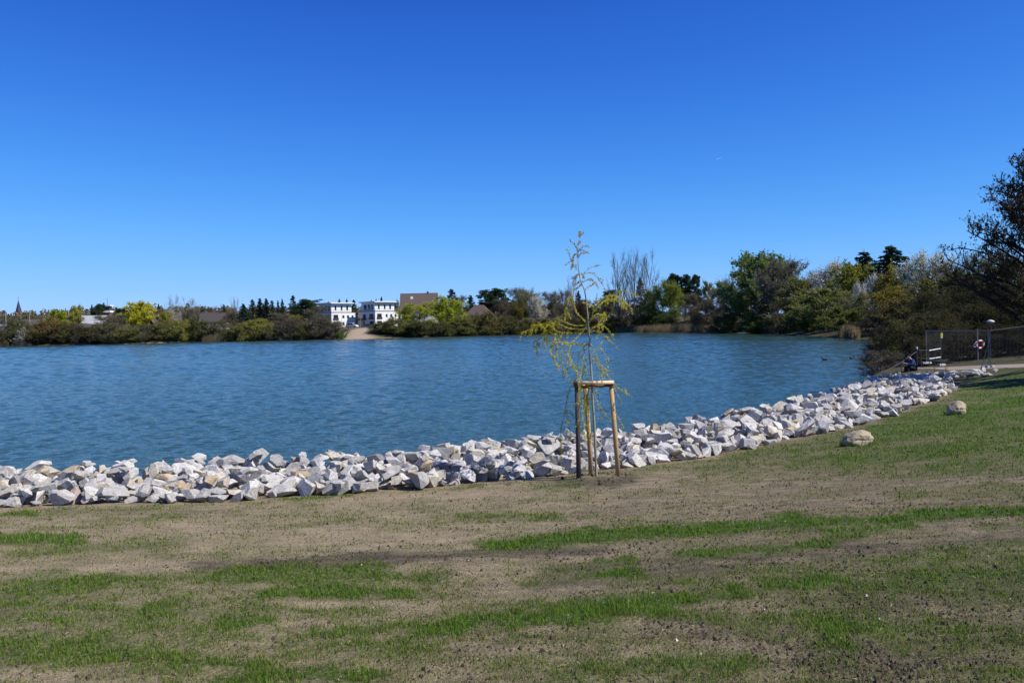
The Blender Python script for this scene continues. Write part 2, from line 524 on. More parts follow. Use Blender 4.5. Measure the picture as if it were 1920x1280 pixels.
DARKS = [
    ([(380, 1062), (640, 1050), (900, 1040), (1120, 1030)], 16, .75), ([(1050, 1075), (1300, 1060), (1930, 1010)], 40, .65), ([(1250, 1170), (1400, 1190), (1550, 1215)], 26, .55),
    ([(1650, 1110), (1930, 1090)], 60, .75), ([(1600, 1230), (1930, 1200)], 80, .75), ([(1060, 905), (1180, 898)], 12, .9), ([(1180, 930), (1500, 900), (1700, 880)], 24, .4),
    ([(1000, 1100), (1200, 1085)], 18, .5), ([(1100, 960), (1400, 935)], 18, .45), ([(900, 1170), (1200, 1205)], 16, .3), ([(1500, 975), (1900, 900)], 22, .35),
    ([(100, 960), (450, 960)], 10, .35),
]
BARES = [
    ([(150, 1066), (420, 1058), (700, 1050), (960, 1042), (1130, 1032)], 15, .95), ([(380, 1010), (640, 1005), (900, 1012)], 18, .8), ([(560, 1130), (700, 1128), (800, 1140)], 15, .85),
    ([(930, 1100), (1060, 1108), (1140, 1100)], 16, .9), ([(1000, 1168), (1300, 1178), (1460, 1185)], 14, .8), ([(1330, 1190), (1480, 1225)], 18, .8), ([(640, 940), (800, 930), (960, 925)], 14, .7),
    ([(-20, 1180), (60, 1175)], 12, .7), ([(-20, 1265), (110, 1270)], 18, .9), ([(860, 1215), (1000, 1212), (1200, 1222)], 12, .6), ([(1060, 905), (1300, 900)], 16, .8),
    ([(1150, 950), (1400, 930), (1600, 905)], 18, .7), ([(1350, 960), (1600, 945), (1900, 900)], 10, .7), ([(700, 1250), (1000, 1265)], 14, .5), ([(500, 1170), (600, 1165)], 10, .8),
    ([(150, 1010), (380, 985)], 12, .5), ([(1240, 1060), (1500, 1045), (1900, 1000)], 16, .75), ([(1700, 1130), (1900, 1160)], 30, .6), ([(1650, 1240), (1900, 1230)], 30, .6),
    ([(0, 985), (120, 978)], 10, .5), ([(850, 1075), (1000, 1062)], 12, .7),
]
def stroke_mask(px, py, strokes, jit):
    mval = np.zeros_like(px)
    for pts, hw, st in strokes:
        d = np.full_like(px, 1e9)
        for (ax, ay), (bx, by) in zip(pts[:-1], pts[1:]):
            ex, ey = (bx - ax), (by - ay) * 2.6
            X = px - ax; Y = (py - ay) * 2.6
            t = np.clip((X * ex + Y * ey) / (ex * ex + ey * ey), 0, 1)
            d = np.minimum(d, np.hypot(X - t * ex, Y - t * ey))
        v = 1.25 - d / (hw * 2.6) + jit
        mval = np.maximum(mval, st * np.clip(v, 0, 1))
    return mval

def ground_masks(X, Y, Z, t):
    px, py = project(X, Y, Z)
    j = (fbm(X * 1.1, Y * 1.1, 41) - .5) * 2.2 + (fbm(X * 4.5, Y * 4.5, 47) - .5) * 1.2
    near = (Y > 1.0) & (np.hypot(X, Y) < 60)
    g = stroke_mask(px, py, STROKES, j)
    lvl = np.interp(py, [700, 860, 905, 1045, 1075, 1300], [.60, .50, .22, .27, .48, .50]) + np.interp(px, [0, 700, 1200, 1900], [.02, 0, .0, .06])
    base = lvl + (fbm(X * .55, Y * .8, 51) - .5) * .7 + (fbm(X * 2.6, Y * 2.6, 53) - .5) * .7
    base = base + (.24 - .9 * np.clip(fbm(X * .9 + Y * .25, Y * 1.1 - X * .25, 59) - .52, 0, 1)) * sstep(1350, 1650, px) * (1 - sstep(860, 930, py))
    base = np.clip(base, 0.03, .9) * (1 - .9 * stroke_mask(px, py, BARES, j * .8))
    out = (py > 1300) | (px < -40) | (px > 1960) | (Y < 1.5)
    g = np.where(out, sstep(.42, .62, fbm(X * .5, Y * 1.1, 57)) * .9, np.maximum(g, base))
    s = stroke_mask(px, py, DARKS, j * .6)
    s = np.maximum(s * 1.25, np.where(out, .45, np.clip(.12 + (px - 650) / 1900, .12, .6)))
    s = np.clip(s, 0, 1)
    fade = sstep(4.15, 4.75, t + (fbm(X * 2, Y * 2, 61) - .5))
    g = g * fade
    s = np.maximum(s, (1 - fade) * .45)
    return np.where(near, g, 0), np.where(near, s, .3)

def build_terrain():
    ang = np.concatenate([np.linspace(-180, -44, 35), np.linspace(-42, -36, 10), np.linspace(-35, 36, 270), np.linspace(37, 44, 10), np.linspace(47, 180, 34)[:-1]])
    rad = np.concatenate([[0.0, .8], np.geomspace(1.4, 70, 250), np.geomspace(72, 6000, 120)])
    A, Rr = np.meshgrid(R(1) * ang, rad)
    X = Rr * np.sin(A); Y = Rr * np.cos(A)
    Z = terrain(X, Y)
    nr, na = X.shape
    idx = np.arange(nr * na).reshape(nr, na)
    nx = np.roll(idx, -1, 1)
    Q = np.stack([idx[:-1], nx[:-1], nx[1:], idx[1:]], -1).reshape(-1, 4)[:, ::-1]
    V = np.stack([X, Y, Z], -1).reshape(-1, 3)
    x, y, z = V.T
    t = lake_dist(x, y)
    g, s = ground_masks(x, y, z, t)
    d = np.hypot(x, y)
    far = sstep(40, 62, d) * sstep(-2.0, -0.5, t)
    sand = np.exp(-((x + 66) / 8.0) ** 4) * (y > 350) * (t < 16) * 1.0
    far = far * (1 - sand)
    me = np_mesh('ground', V, Q, attrs={'grass': g, 'soil': s, 'far': far, 'sand': sand}, smooth=True, mats=[M_GROUND])
    return tag(add('ground', me), 'sandy lakeside ground with thin patchy young grass', kind='structure')
build_terrain()

def build_water():
    ang = R(1) * np.concatenate([np.linspace(-82, -37.5, 24), np.linspace(-37, 37, 370), np.linspace(38, 48, 5)])
    q = .0039
    rad = 13.0 * np.exp(np.arange(0, math.log(560 / 13.0), q))
    A, Rr = np.meshgrid(ang, rad)
    X = Rr * np.sin(A); Y = Rr * np.cos(A)
    t = lake_dist(X, Y).reshape(X.shape)
    rg = np.random.default_rng(4)
    # wind ripples: short near the lee shore, longer farther out, about the same steepness everywhere
    N = 84
    lam = np.exp(np.linspace(math.log(.17), math.log(8.0), N) + rg.normal(size=N) * .02)
    th = R(-94) + rg.normal(size=N) * R(58); ph = rg.uniform(0, 6.28, N)
    wk = sstep(2.3, 3.4, lam[None, :] / (q * rad[:, None])) * (1 - sstep(1.0, 2.0, lam[None, :] / (.10 + .0125 * rad[:, None])))
    nrm = np.sqrt((wk ** 2).sum(1) / 2 + 1e-6)
    Z = np.zeros_like(X)
    for k in range(N):
        rows = wk[:, k] > 1e-3
        if not rows.any(): continue
        kx, ky = 2 * math.pi / lam[k] * math.cos(th[k]), 2 * math.pi / lam[k] * math.sin(th[k])
        Z[rows] += (wk[rows, k] / nrm[rows] * lam[k] / (2 * math.pi))[:, None] * np.sin(kx * X[rows] + ky * Y[rows] + ph[k])
    gust = .62 + .8 * fbm(X * .02, Y * .05, 71, 3)
    Z *= .095 * gust * sstep(0, 1.0, np.abs(A + R(37)) / R(1) + (A > R(-37)) * 1.0) * (np.abs(A) < R(38)) * sstep(-.5, 1.5, -t + 1.0)
    n, k = X.shape
    i = np.arange(n * k).reshape(n, k)
    Q = np.stack([i[:-1, :-1], i[:-1, 1:], i[1:, 1:], i[1:, :-1]], -1).reshape(-1, 4)[:, ::-1]
    tm = np.minimum.reduce([t.ravel()[Q[:, c]] for c in range(4)])
    Q = Q[tm < np.where(Y.ravel()[Q[:, 0]] < 60, 1.6, 6.0)]
    used = np.unique(Q); rem = np.zeros(n * k, int); rem[used] = np.arange(len(used))
    V = np.stack([X, Y, Z], -1).reshape(-1, 3)[used]
    me = np_mesh('lake_water', V, rem[Q], smooth=True, mats=[M_WATER])
    return tag(add('lake_water', me), 'blue rippled lake water', kind='structure')
build_water()

# ------------------------------------------------------------------ rock embankment
def rock_proto(seed, cuts=13, fine=True):
    rg = random.Random(seed)
    bm = bmesh.new()
    bmesh.ops.create_cube(bm, size=1.25)
    for k in range(cuts):
        n = Vector((rg.gauss(0, 1), rg.gauss(0, 1), rg.gauss(0, 1))).normalized()
        dd = rg.uniform(0.30, 0.50)
        res = bmesh.ops.bisect_plane(bm, geom=bm.verts[:] + bm.edges[:] + bm.faces[:], plane_co=n * dd, plane_no=n, clear_outer=True)
        ed = [e for e in res['geom_cut'] if isinstance(e, bmesh.types.BMEdge)]
        if len(ed) > 2:
            bmesh.ops.contextual_create(bm, geom=ed)
    bmesh.ops.remove_doubles(bm, verts=bm.verts[:], dist=0.02)
    bmesh.ops.recalc_face_normals(bm, faces=bm.faces[:])
    planes = [(np.array(f.normal), float(np.dot(np.array(f.normal), np.array(f.calc_center_median())))) for f in bm.faces if f.calc_area() > 1e-4]
    if fine is not None: bmesh.ops.bevel(bm, geom=bm.edges[:], offset=0.014, segments=1, affect='EDGES', clamp_overlap=True)
    if fine:
        bmesh.ops.triangulate(bm, faces=bm.faces[:])
        bmesh.ops.subdivide_edges(bm, edges=[e for e in bm.edges if e.calc_length() > 0.22], cuts=1, use_grid_fill=True)
        for v in bm.verts:
            c = v.co
            k = (float(vnoise(c.x * 5 + seed, c.y * 5 + c.z * 3.7, 3)) - .5) * .07 + (float(vnoise(c.x * 13 + seed, c.y * 11 - c.z * 12, 5)) - .5) * .03
            v.co = c * (1 + k)
    bmesh.ops.triangulate(bm, faces=bm.faces[:])
    me = bpy.data.meshes.new('stone')
    bm.to_mesh(me)
    V = np.array([v.co[:] for v in bm.verts]); T = np.array([[v.index for v in f.verts] for f in bm.faces])
    bm.free()
    me.materials.append(M_ROCK)
    return me, planes, V, T

PROTOS = [rock_proto(100 + i) for i in range(20)]
PROTOS_LOW = [rock_proto(300 + i, 10, False) for i in range(12)]
PROTOS_MIN = [rock_proto(500 + i, 10, None) for i in range(12)]

def rock_colour(rg):
    u = rg.random()
    if u < .46:   c = (.67, .64, .585); k = 'pale grey'
    elif u < .72: c = (.47, .455, .42); k = 'grey'
    elif u < .88: c = (.63, .575, .46); k = 'cream'
    elif u < .93: c = (.56, .44, .27); k = 'ochre'
    elif u < .955: c = (.52, .41, .34); k = 'pinkish'
    else:         c = (.26, .26, .27); k = 'dark grey'
    f = rg.uniform(.86, 1.1)
    return tuple(min(.75, v * f) for v in c), k

def embankment():
    root = empty('rock_embankment', (float(FOOT[25][0]), float(FOOT[25][1]), 0.3))
    tag(root, 'long bank of angular pale quarry stones along the water edge', 'embankment')
    rinv = Vector(root.location)
    cell = 0.04
    x0, x1, y0, y1 = -15.5, 30.0, 13.0, 55.0
    nx, ny = int((x1 - x0) / cell), int((y1 - y0) / cell)
    gx = x0 + (np.arange(nx) + .5) * cell; gy = y0 + (np.arange(ny) + .5) * cell
    GX, GY = np.meshgrid(gx, gy, indexing='ij')
    H = np.full(GX.shape, -5.0)
    # terrain only near the band
    cs = 8
    co = terrain(GX[::cs, ::cs], GY[::cs, ::cs], False)
    H = np.kron(co, np.ones((cs, cs)))[:nx, :ny]
    if H.shape != GX.shape:
        HH = np.full(GX.shape, -1.0); HH[:H.shape[0], :H.shape[1]] = H; H = HH
    rg = random.Random(5)
    # arc length along the foot line
    seg = np.hypot(*np.diff(FOOT, axis=0).T); S = np.concatenate([[0], np.cumsum(seg)])
    i0 = np.argmin(np.abs(FOOT[:, 0] + 14.3)); s_a, s_b = S[i0], S[-1] + 2.0
    def at(s, off):
        x = np.interp(s, S, FOOT[:, 0]); y = np.interp(s, S, FOOT[:, 1])
        n = np.array([np.interp(s, S, FOOT_N[:, 0]), np.interp(s, S, FOOT_N[:, 1])]); n /= np.hypot(*n)
        if s > S[-1]:
            x += _tn[-1][0] * (s - S[-1]); y += _tn[-1][1] * (s - S[-1])
        return x + n[0] * off, y + n[1] * off
    placed = []; foot = []
    def drop(x, y, r, protos, pk, sink, cap=9.0):
        me, planes, PV, PT = protos[pk]
        a_ = rg.uniform(0, 6.283); b_ = rg.uniform(0, 6.283)
        q = Quaternion((math.cos(a_), math.sin(a_), 0), rg.gauss(0, R(30))) @ Quaternion((0, 0, 1), b_)      # stones lie mostly on their flat side
        sx, sy, sz = r * rg.uniform(1.0, 1.5), r * rg.uniform(.75, 1.15), r * rg.uniform(.5, .9)
        Sm = np.diag([sx, sy, sz]); Rm = np.array(q.to_matrix())
        A = Rm @ Sm; Ai = np.linalg.inv(A).T
        ext = np.abs(A).sum(1) * .62
        ia, ib = int((x - ext[0] - x0) / cell), int((x + ext[0] - x0) / cell) + 1
        ja, jb = int((y - ext[1] - y0) / cell), int((y + ext[1] - y0) / cell) + 1
        if ia < 0 or ja < 0 or ib >= nx or jb >= ny: return
        lx = GX[ia:ib, ja:jb] - x; ly = GY[ia:ib, ja:jb] - y
        up = np.full(lx.shape, 9.0); lo = np.full(lx.shape, -9.0); ok = np.ones(lx.shape, bool)
        for n, dd in planes:
            w = Ai @ n; ln = np.linalg.norm(w); w = w / ln; d2 = dd / ln
            if w[2] > 1e-4: up = np.minimum(up, (d2 - w[0] * lx - w[1] * ly) / w[2])
            elif w[2] < -1e-4: lo = np.maximum(lo, (d2 - w[0] * lx - w[1] * ly) / w[2])
            else: ok &= (w[0] * lx + w[1] * ly < d2)
        ok &= up > lo
        if ok.sum() < 4: return
        gap = (H[ia:ib, ja:jb] - lo)[ok]
        z = np.percentile(gap, sink)
        if z + float(up[ok].max()) > cap: return False
        sub = H[ia:ib, ja:jb]
        sub[ok] = np.maximum(sub[ok], (up + z)[ok])
        px, py = project(np.array([x]), np.array([y]), np.array([z]))
        foot.append((ia, ib, ja, jb, ok, up + z))
        placed.append([x, y, z, q, (sx, sy, sz), pk, protos is PROTOS, r, float(px[0]), float(py[0])])
    # first a bed of smaller stones, then the large ones on top
    s = s_a
    area = (s_b - s_a) * BAND_W
    end_w = lambda s_: 1.0
    for k in range(int(area * 4.0)):
        s = rg.uniform(s_a, s_b); off = rg.uniform(-.1, BAND_W + .35)
        x, y = at(s, off)
        drop(x, y, rg.uniform(.2, .32), PROTOS_LOW, rg.randrange(len(PROTOS_LOW)), 75)
    cand = []
    n_big = int(area * 17)
    for k in range(n_big):
        s = rg.uniform(s_a, s_b)
        off = BAND_W * (1 - (1 - rg.random()) ** 1.25) * .98 + .05
        cand.append((s, off))
    for s, off in cand:
        r = min(.40, max(.12, rg.lognormvariate(math.log(.205), .38)))
        cap = float(np.interp(off, [0, .5, 1.5, 3.0, 4.3], [.72, .84, .91, .96, .70])) - (.22 * min(1, max(0, (s - S[-1] + 9) / 6))) + rg.uniform(0, .12) + (rg.uniform(.06, .16) if rg.random() < .04 else 0)
        for tr in range(4):
            x, y = at(s + rg.uniform(-.5, .5) * tr, off)
            if drop(x, y, r, PROTOS, rg.randrange(len(PROTOS)), 80, cap) is not False: break
    # loose tail of stones towards the paved landing
    for k in range(70):
        u = rg.random()
        x = 19.5 + u * 6.0 + rg.gauss(0, .5); y = 43.5 + u * 3.0 + rg.gauss(0, .7)
        if lake_dist([x], [y])[0] < .3: continue
        drop(x, y, rg.uniform(.22, .42), PROTOS, rg.randrange(len(PROTOS)), 82, .86)
    # visible size decides which stones are separate parts
    def inframe(p): return -30 < p[8] < 1950
    covered = []
    for p in placed:
        i, j = int((p[0] - x0) / cell), int((p[1] - y0) / cell)
        top = H[i, j]
        covered.append(top - p[2])
    order = sorted(range(len(placed)), key=lambda k: -((placed[k][7] / max(5, placed[k][1])) * (1 if inframe(placed[k]) else .1)
                                                       * (1.0 if covered[k] < placed[k][7] * .62 else .25) * (1 if placed[k][6] else .2)))
    big = set(order[:300])
    rv, rt, rc = [], [], []; nv = 0
    for k, p in enumerate(placed):
        x, y, z, q, sc, pk, hi, r, px, py = p
        ia, ib, ja, jb, ok, uz = foot[k]
        if k not in big and ((uz >= H[ia:ib, ja:jb] - .002) & ok).sum() < .04 * ok.sum(): continue      # wholly buried
        c, nm = rock_colour(rg)
        if k in big:
            o = add('stone', (PROTOS if hi else PROTOS_LOW)[pk][0], root)
            o.location = Vector((x, y, z)) - rinv
            o.rotation_mode = 'QUATERNION'; o.rotation_quaternion = q; o.scale = sc
            o.color = (*c, 1)
        else:
            src = (PROTOS_LOW if r > .2 and y < 34 else PROTOS_MIN)[pk % len(PROTOS_LOW)]
            V = (np.array(q.to_matrix()) @ (src[2] * np.array(sc)).T).T + np.array([x, y, z])
            rv.append(V); rt.append(src[3] + nv); rc.append(np.tile(c, (len(V), 1))); nv += len(V)
    V = np.concatenate(rv) - np.array(rinv)
    me = np_mesh('stones', V, np.concatenate(rt), col=np.concatenate(rc), mats=[M_ROCKS])
    o = add('stones', me, root)
    o['kind'] = 'stuff'
    return H
embankment()

# ------------------------------------------------------------------ two field boulders on the lawn
BOULDERS = []
def boulder(name, px, py, D_hint, wpx, hpx, seed, label, rz):
    h = ground_hit(px, py)
    D = h[1]
    w = wpx / F * D; hh = hpx / F * D
    bm = bmesh.new()
    bmesh.ops.create_icosphere(bm, subdivisions=5, radius=1.0)
    rg = random.Random(seed)
    planes = [(Vector((rg.gauss(0, 1), rg.gauss(0, 1), rg.gauss(0, .8))).normalized(), rg.uniform(.74, .92)) for _ in range(11)]
    for v in bm.verts:
        p = v.co.copy()
        for n, dd in planes:
            e = p.dot(n) - dd
            if e > 0: p -= n * e * .8
        k = (float(fbm(p.x * 1.6 + seed, p.y * 1.6 + p.z * 1.3, 3)) - .5) * .34 + (float(fbm(p.x * 6 + seed, p.y * 6 - p.z * 5, 9)) - .5) * .10
        p *= 1 + k
        # a notch across the camera side
        g = math.exp(-((p.z - .1 + .25 * p.x) / .07) ** 2) * max(0, -p.y) * (1 if abs(p.x) < .45 else .2)
        p *= 1 - .12 * g
        v.co = Vector((p.x * w / 2, p.y * w * .36, p.z * hh * .56))
    me = bpy.data.meshes.new(name); bm.to_mesh(me); bm.free()
    me.polygons.foreach_set('use_smooth', np.ones(len(me.polygons), bool))
    me.materials.append(M_BOULDER)
    z0 = gz(h[0], h[1] + w * .3)
    o = add(name, me, loc=(h[0], h[1] + w * .3, z0 + hh * .34), rot=(R(4), R(-6), rz))
    BOULDERS.append((float(h[0]), float(h[1] + w * .3), w))
    return tag(o, label, 'boulder', 'boulders on the lawn')

def boulder_mat():
    t = NT('weathered_boulder')
    co = t.coord()
    n1 = t.noise(3.2, 6, .65, co); n2 = t.noise(16, 5, .7, co)
    c = t.ramp(n1, [(.3, (.22, .18, .125)), (.5, (.39, .32, .215)), (.72, (.50, .40, .25))])
    c = t.mix(t.ramp(n2, [(.3, .6), (.45, 0.0)]), c, (.14, .13, .12))
    return t.bsdf(c, .9, t.bump(t.math('ADD', n1, t.math('MULTIPLY', n2, .5)), .8, .06), 0, .2)
M_BOULDER = boulder_mat()
boulder('boulder', 1615, 836, 20, 62, 30, 3, 'long low tan boulder with shaded front on the lawn, closer to the camera', R(8))
boulder('boulder', 1801, 777, 26, 48, 27, 9, 'rounded pale tan boulder on greener grass, farther up toward the fence', R(25))

# ------------------------------------------------------------------ tree prototypes (unit height, unit crown width)
class Wood:
    def __init__(s): s.p0 = []; s.p1 = []; s.r0 = []; s.r1 = []
    def poly(s, pts, r0, r1):
        n = len(pts) - 1
        for i in range(n):
            a = r0 + (r1 - r0) * i / n; b = r0 + (r1 - r0) * (i + 1) / n
            s.p0.append(pts[i]); s.p1.append(pts[i + 1]); s.r0.append(a); s.r1.append(b)
    def arrays(s, sides=3):
        return seg_prisms(np.array(s.p0), np.array(s.p1), np.array(s.r0), np.array(s.r1), sides)

def unit(v):
    return v / (np.linalg.norm(v) + 1e-9)

def bez(a, b, c, n):
    t = np.linspace(0, 1, n + 1)[:, None]
    return (1 - t) ** 2 * a + 2 * t * (1 - t) * b + t * t * c

def quads(C, size, rg, flat=0.0, aspect=1.6):
    """randomly turned leaf quads round the centres C"""
    n = len(C)
    a = rg.normal(size=(n, 3)); a[:, 2] *= (1 - flat); a /= np.linalg.norm(a, axis=1)[:, None] + 1e-9
    b = rg.normal(size=(n, 3)); b = np.cross(a, b); b /= np.linalg.norm(b, axis=1)[:, None] + 1e-9
    s = (size * rg.uniform(.6, 1.35, n))[:, None]
    V = np.stack([C - a * s * aspect, C + b * s * .8, C + a * s * aspect, C - b * s * .8], 1).reshape(-1, 3)
    Q = np.arange(n * 4).reshape(n, 4)
    return V, Q

def leaf_mesh(name, C, size, rg, mat, tint=(1, 1, 1), var=.35, flat=0.0, aspect=1.6):
    V, Q = quads(C, size, rg, flat, aspect)
    n = len(C)
    cl = fbm(C[:, 0] * 7 + 3, C[:, 1] * 7 + C[:, 2] * 6, 77)      # clumps of older and younger leaves
    k = (1 - var) + 2 * var * (0.55 * cl + 0.45 * rg.random(n))
    c = np.stack([k * (1 + .16 * rg.normal(size=n)), k, k * (1 - .15 * np.abs(rg.normal(size=n)))], 1) * np.array(tint)
    return np_mesh(name, V, Q, col=np.clip(np.repeat(c, 4, 0), 0.02, 3), mats=[mat])

def broad(seed, env, trunk=.25, n1=34, n2=8, n3=8, rise=.32, up=.35, stems=1, tw=.0016, lean=0.0, leafn=7000, leaf=.012, l2=.34, l3=.14, droop=0.0, core=.35):
    rg = np.random.default_rng(seed)
    W = Wood(); tips = []
    zt = .78
    trunks = []
    for s in range(stems):
        if stems == 1:
            base = np.array([0, 0, 0.0]); top = np.array([rg.normal() * .02, rg.normal() * .02, zt])
        else:
            a = rg.uniform(0, 2 * math.pi); q = rg.uniform(.02, .08)
            base = np.array([math.cos(a) * q, math.sin(a) * q, 0]); q2 = rg.uniform(.1, .34)
            top = np.array([math.cos(a) * q2, math.sin(a) * q2, zt * rg.uniform(.7, 1.0)])
        mid = (base + top) / 2 + rg.normal(size=3) * .02
        pl = bez(base, mid, top, 8)
        r = .017 if stems == 1 else .009
        W.poly(pl, r, r * .25)
        trunks.append(pl)
    for i in range(n1):
        pl = trunks[i % stems]
        h = trunk + (1 - trunk) * ((i + rg.random()) / n1) ** .85
        a = rg.uniform(0, 2 * math.pi) if stems == 1 else math.atan2(pl[-1][1], pl[-1][0]) + rg.normal() * .9
        rr = env(h) * .5 * rg.uniform(.62, 1.06)
        end = np.array([math.cos(a) * rr, math.sin(a) * rr, h + rg.normal() * .015])
        hs_ = max(trunk * .55, min(h - rise * rr * 2 * rg.uniform(.6, 1.2), .74)) if stems == 1 else max(.04, h - rise * rg.uniform(.6, 1.2) - .1)
        k = min(1.0, max(0, hs_ / pl[-1][2])) * 8
        st = pl[int(k)] + (pl[min(8, int(k) + 1)] - pl[int(k)]) * (k - int(k))
        L = np.linalg.norm(end - st)
        mid = st + (end - st) * .5 + np.array([0, 0, up * L * .22]) * (1 if droop == 0 else 1.2) + rg.normal(size=3) * L * .07
        p1 = bez(st, mid, end, 6)
        W.poly(p1, .0065 * (L / .35) ** .6 + .001, .0022)
        for j in range(n2):
            t = rg.uniform(.28, 1.0); k = t * 6; b0 = p1[int(min(5, k))] + (p1[min(6, int(k) + 1)] - p1[int(min(5, k))]) * (k - int(min(5, k)))
            d = unit(unit(end - st) * .7 + rg.normal(size=3) * .75 + np.array([0, 0, up - droop]))
            l = L * l2 * rg.uniform(.5, 1.25) * (1.15 - t * .5)
            p2 = bez(b0, b0 + d * l * .5 + rg.normal(size=3) * l * .12, b0 + d * l + np.array([0, 0, (up * .4 - droop) * l * .6]), 3)
            W.poly(p2, .0026, tw * 1.2)
            for m_ in range(n3):
                t2 = rg.uniform(.15, 1.0); c0 = p2[0] + (p2[-1] - p2[0]) * t2
                d2 = unit(d * .6 + rg.normal(size=3) * .8 + np.array([0, 0, up - droop * 1.6]))
                l3_ = l3 * rg.uniform(.4, 1.2)
                e = c0 + d2 * l3_ + np.array([0, 0, -droop * l3_ * .6])
                mm = c0 + d2 * l3_ * .5 + rg.normal(size=3) * l3_ * .1
                W.poly([c0, mm, e], tw, tw * .6)
                tips.append((c0, mm, e))
    T = np.array(tips)
    k = rg.integers(0, len(T), leafn); u = rg.random(leafn)[:, None]
    C = np.where(u < .5, T[k, 0] * (1 - 2 * u) + T[k, 1] * 2 * u, T[k, 1] * (2 - 2 * u) + T[k, 2] * (2 * u - 1)) + rg.normal(size=(leafn, 3)) * leaf * .8
    C = C[C[:, 2] > .02]
    # bring the grown shape to unit height and unit width
    hz = np.percentile(T[:, 2, 2], 99.3); rw = np.percentile(np.hypot(T[:, 2, 0], T[:, 2, 1]), 95)
    k3 = np.array([.5 / rw, .5 / rw, 1.0 / hz])
    W.p0 = np.array(W.p0) * k3; W.p1 = np.array(W.p1) * k3; C = C * k3
    V, Q = W.arrays(3)
    return V, Q, C, leaf, rg

def mk(seed, env, mat=None, **kw):
    V, Q, C, leaf, rg = broad(seed, env, **kw)
    wood = np_mesh('trunk', V, Q, mats=[M_BARK])
    crown = leaf_mesh('crown', C, leaf, rg, mat or M_LEAF)
    return wood, crown

ROUND = lambda h: math.sqrt(max(.02, 1 - ((h - .58) / .46) ** 2))
OVAL = lambda h: math.sqrt(max(.02, 1 - ((h - .56) / .50) ** 2)) * (1.0 if h < .6 else .95)
BUSH = lambda h: math.sqrt(max(.02, 1 - (h / 1.03) ** 2.6)) * (.82 + .18 * min(1, h * 4))
TALL = lambda h: .62 + .38 * math.sin(min(1, max(0, (h - .1) / .8)) * math.pi)

TREES = {
    'round': [mk(1, ROUND, n1=44, l2=.28, l3=.085, leafn=20000, leaf=.0085), mk(2, ROUND, leafn=20000, leaf=.0085, n1=42, l2=.28, l3=.085), mk(3, OVAL, n1=42, l2=.28, l3=.085, leafn=20000, leaf=.0085)],
    'sparse': [mk(11, OVAL, leafn=9000, leaf=.007, tw=.0019, n2=8, n3=8), mk(12, ROUND, leafn=9000, leaf=.007, tw=.0019, n2=8, n3=8)],
    'bush': [mk(21, BUSH, trunk=.06, stems=7, n1=42, leafn=19000, leaf=.0095, rise=.4), mk(22, BUSH, trunk=.06, stems=6, n1=40, leafn=19000, leaf=.0095, rise=.35),
             mk(23, BUSH, trunk=.05, stems=8, n1=44, leafn=19000, leaf=.0095, rise=.4)],
    'blossom': [mk(15, ROUND, leafn=15000, leaf=.0072, n2=8, n3=8), mk(16, OVAL, leafn=15000, leaf=.0072, n2=8, n3=8)],
    'twiggy': [mk(31, BUSH, trunk=.06, stems=8, n1=44, n2=8, n3=8, leafn=8000, leaf=.008, tw=.0022), mk(32, BUSH, trunk=.05, stems=7, n1=42, n2=8, n3=8, leafn=8000, leaf=.008, tw=.0022)],
    'poplar': [mk(41, TALL, trunk=.14, n1=30, n2=7, n3=5, rise=.85, up=.95, leafn=30, leaf=.004, tw=.0016, l2=.36, l3=.10), mk(42, TALL, trunk=.12, n1=28, n2=7, n3=5, rise=.8, up=.95, leafn=30, leaf=.004, tw=.0016, l2=.36, l3=.10)],
    'willow': [mk(51, ROUND, trunk=.12, n1=34, n2=9, n3=8, droop=.35, up=.3, leafn=20000, leaf=.0085), mk(52, OVAL, trunk=.12, n1=34, n2=9, n3=8, droop=.3, up=.3, leafn=20000, leaf=.0085)],
    'finebush': [mk(61, BUSH, trunk=.05, stems=8, n1=46, n2=8, n3=8, leafn=24000, leaf=.0056, rise=.4, tw=.0016), mk(62, BUSH, trunk=.05, stems=8, n1=46, n2=8, n3=8, leafn=24000, leaf=.0056, rise=.4, tw=.0016)],
}

def spruce(seed, droop=.25, n=20, bare=.06):
    rg = np.random.default_rng(seed)
    W = Wood(); C = []
    W.poly(bez(np.zeros(3), np.array([.005, .003, .5]), np.array([0, 0, 1.0]), 8), .016, .002)
    for i in range(n):
        h = bare + (1 - bare) * (i / n) ** 1.0
        L = (1 - h) ** .85 * .5 * rg.uniform(.86, 1.1) + .012
        for k in range(9):
            a = rg.uniform(0, 2 * math.pi); l = L * rg.uniform(.55, 1.1)
            st = np.array([0, 0, h + rg.normal() * .012]); d = np.array([math.cos(a), math.sin(a), 0])
            e = st + d * l + np.array([0, 0, -droop * l + .06 * rg.normal() * l])
            mid = st + d * l * .55 + np.array([0, 0, -droop * l * .85])
            p = bez(st, mid, e + np.array([0, 0, l * .12]), 4)
            W.poly(p, .003, .001)
            m_ = int(10 + 42 * l / .5)
            t = rg.random(m_) ** .75
            q = p[0] * (1 - t[:, None]) ** 2 + 2 * (t * (1 - t))[:, None] * mid + (t ** 2)[:, None] * p[-1]
            side = np.cross(d, [0, 0, 1])
            q = q + side[None, :] * (rg.normal(size=m_) * .045 * (1.1 - t) * (l / .5 + .35))[:, None] - np.array([0, 0, 1]) * (rg.random(m_) * .022)[:, None]
            C.append(q)
    C = np.concatenate(C)
    V, Q = W.arrays(4)
    return np_mesh('trunk', V, Q, mats=[M_BARK]), leaf_mesh('crown', C, .0125, rg, M_NEEDLE, var=.4, flat=.5, aspect=1.7)

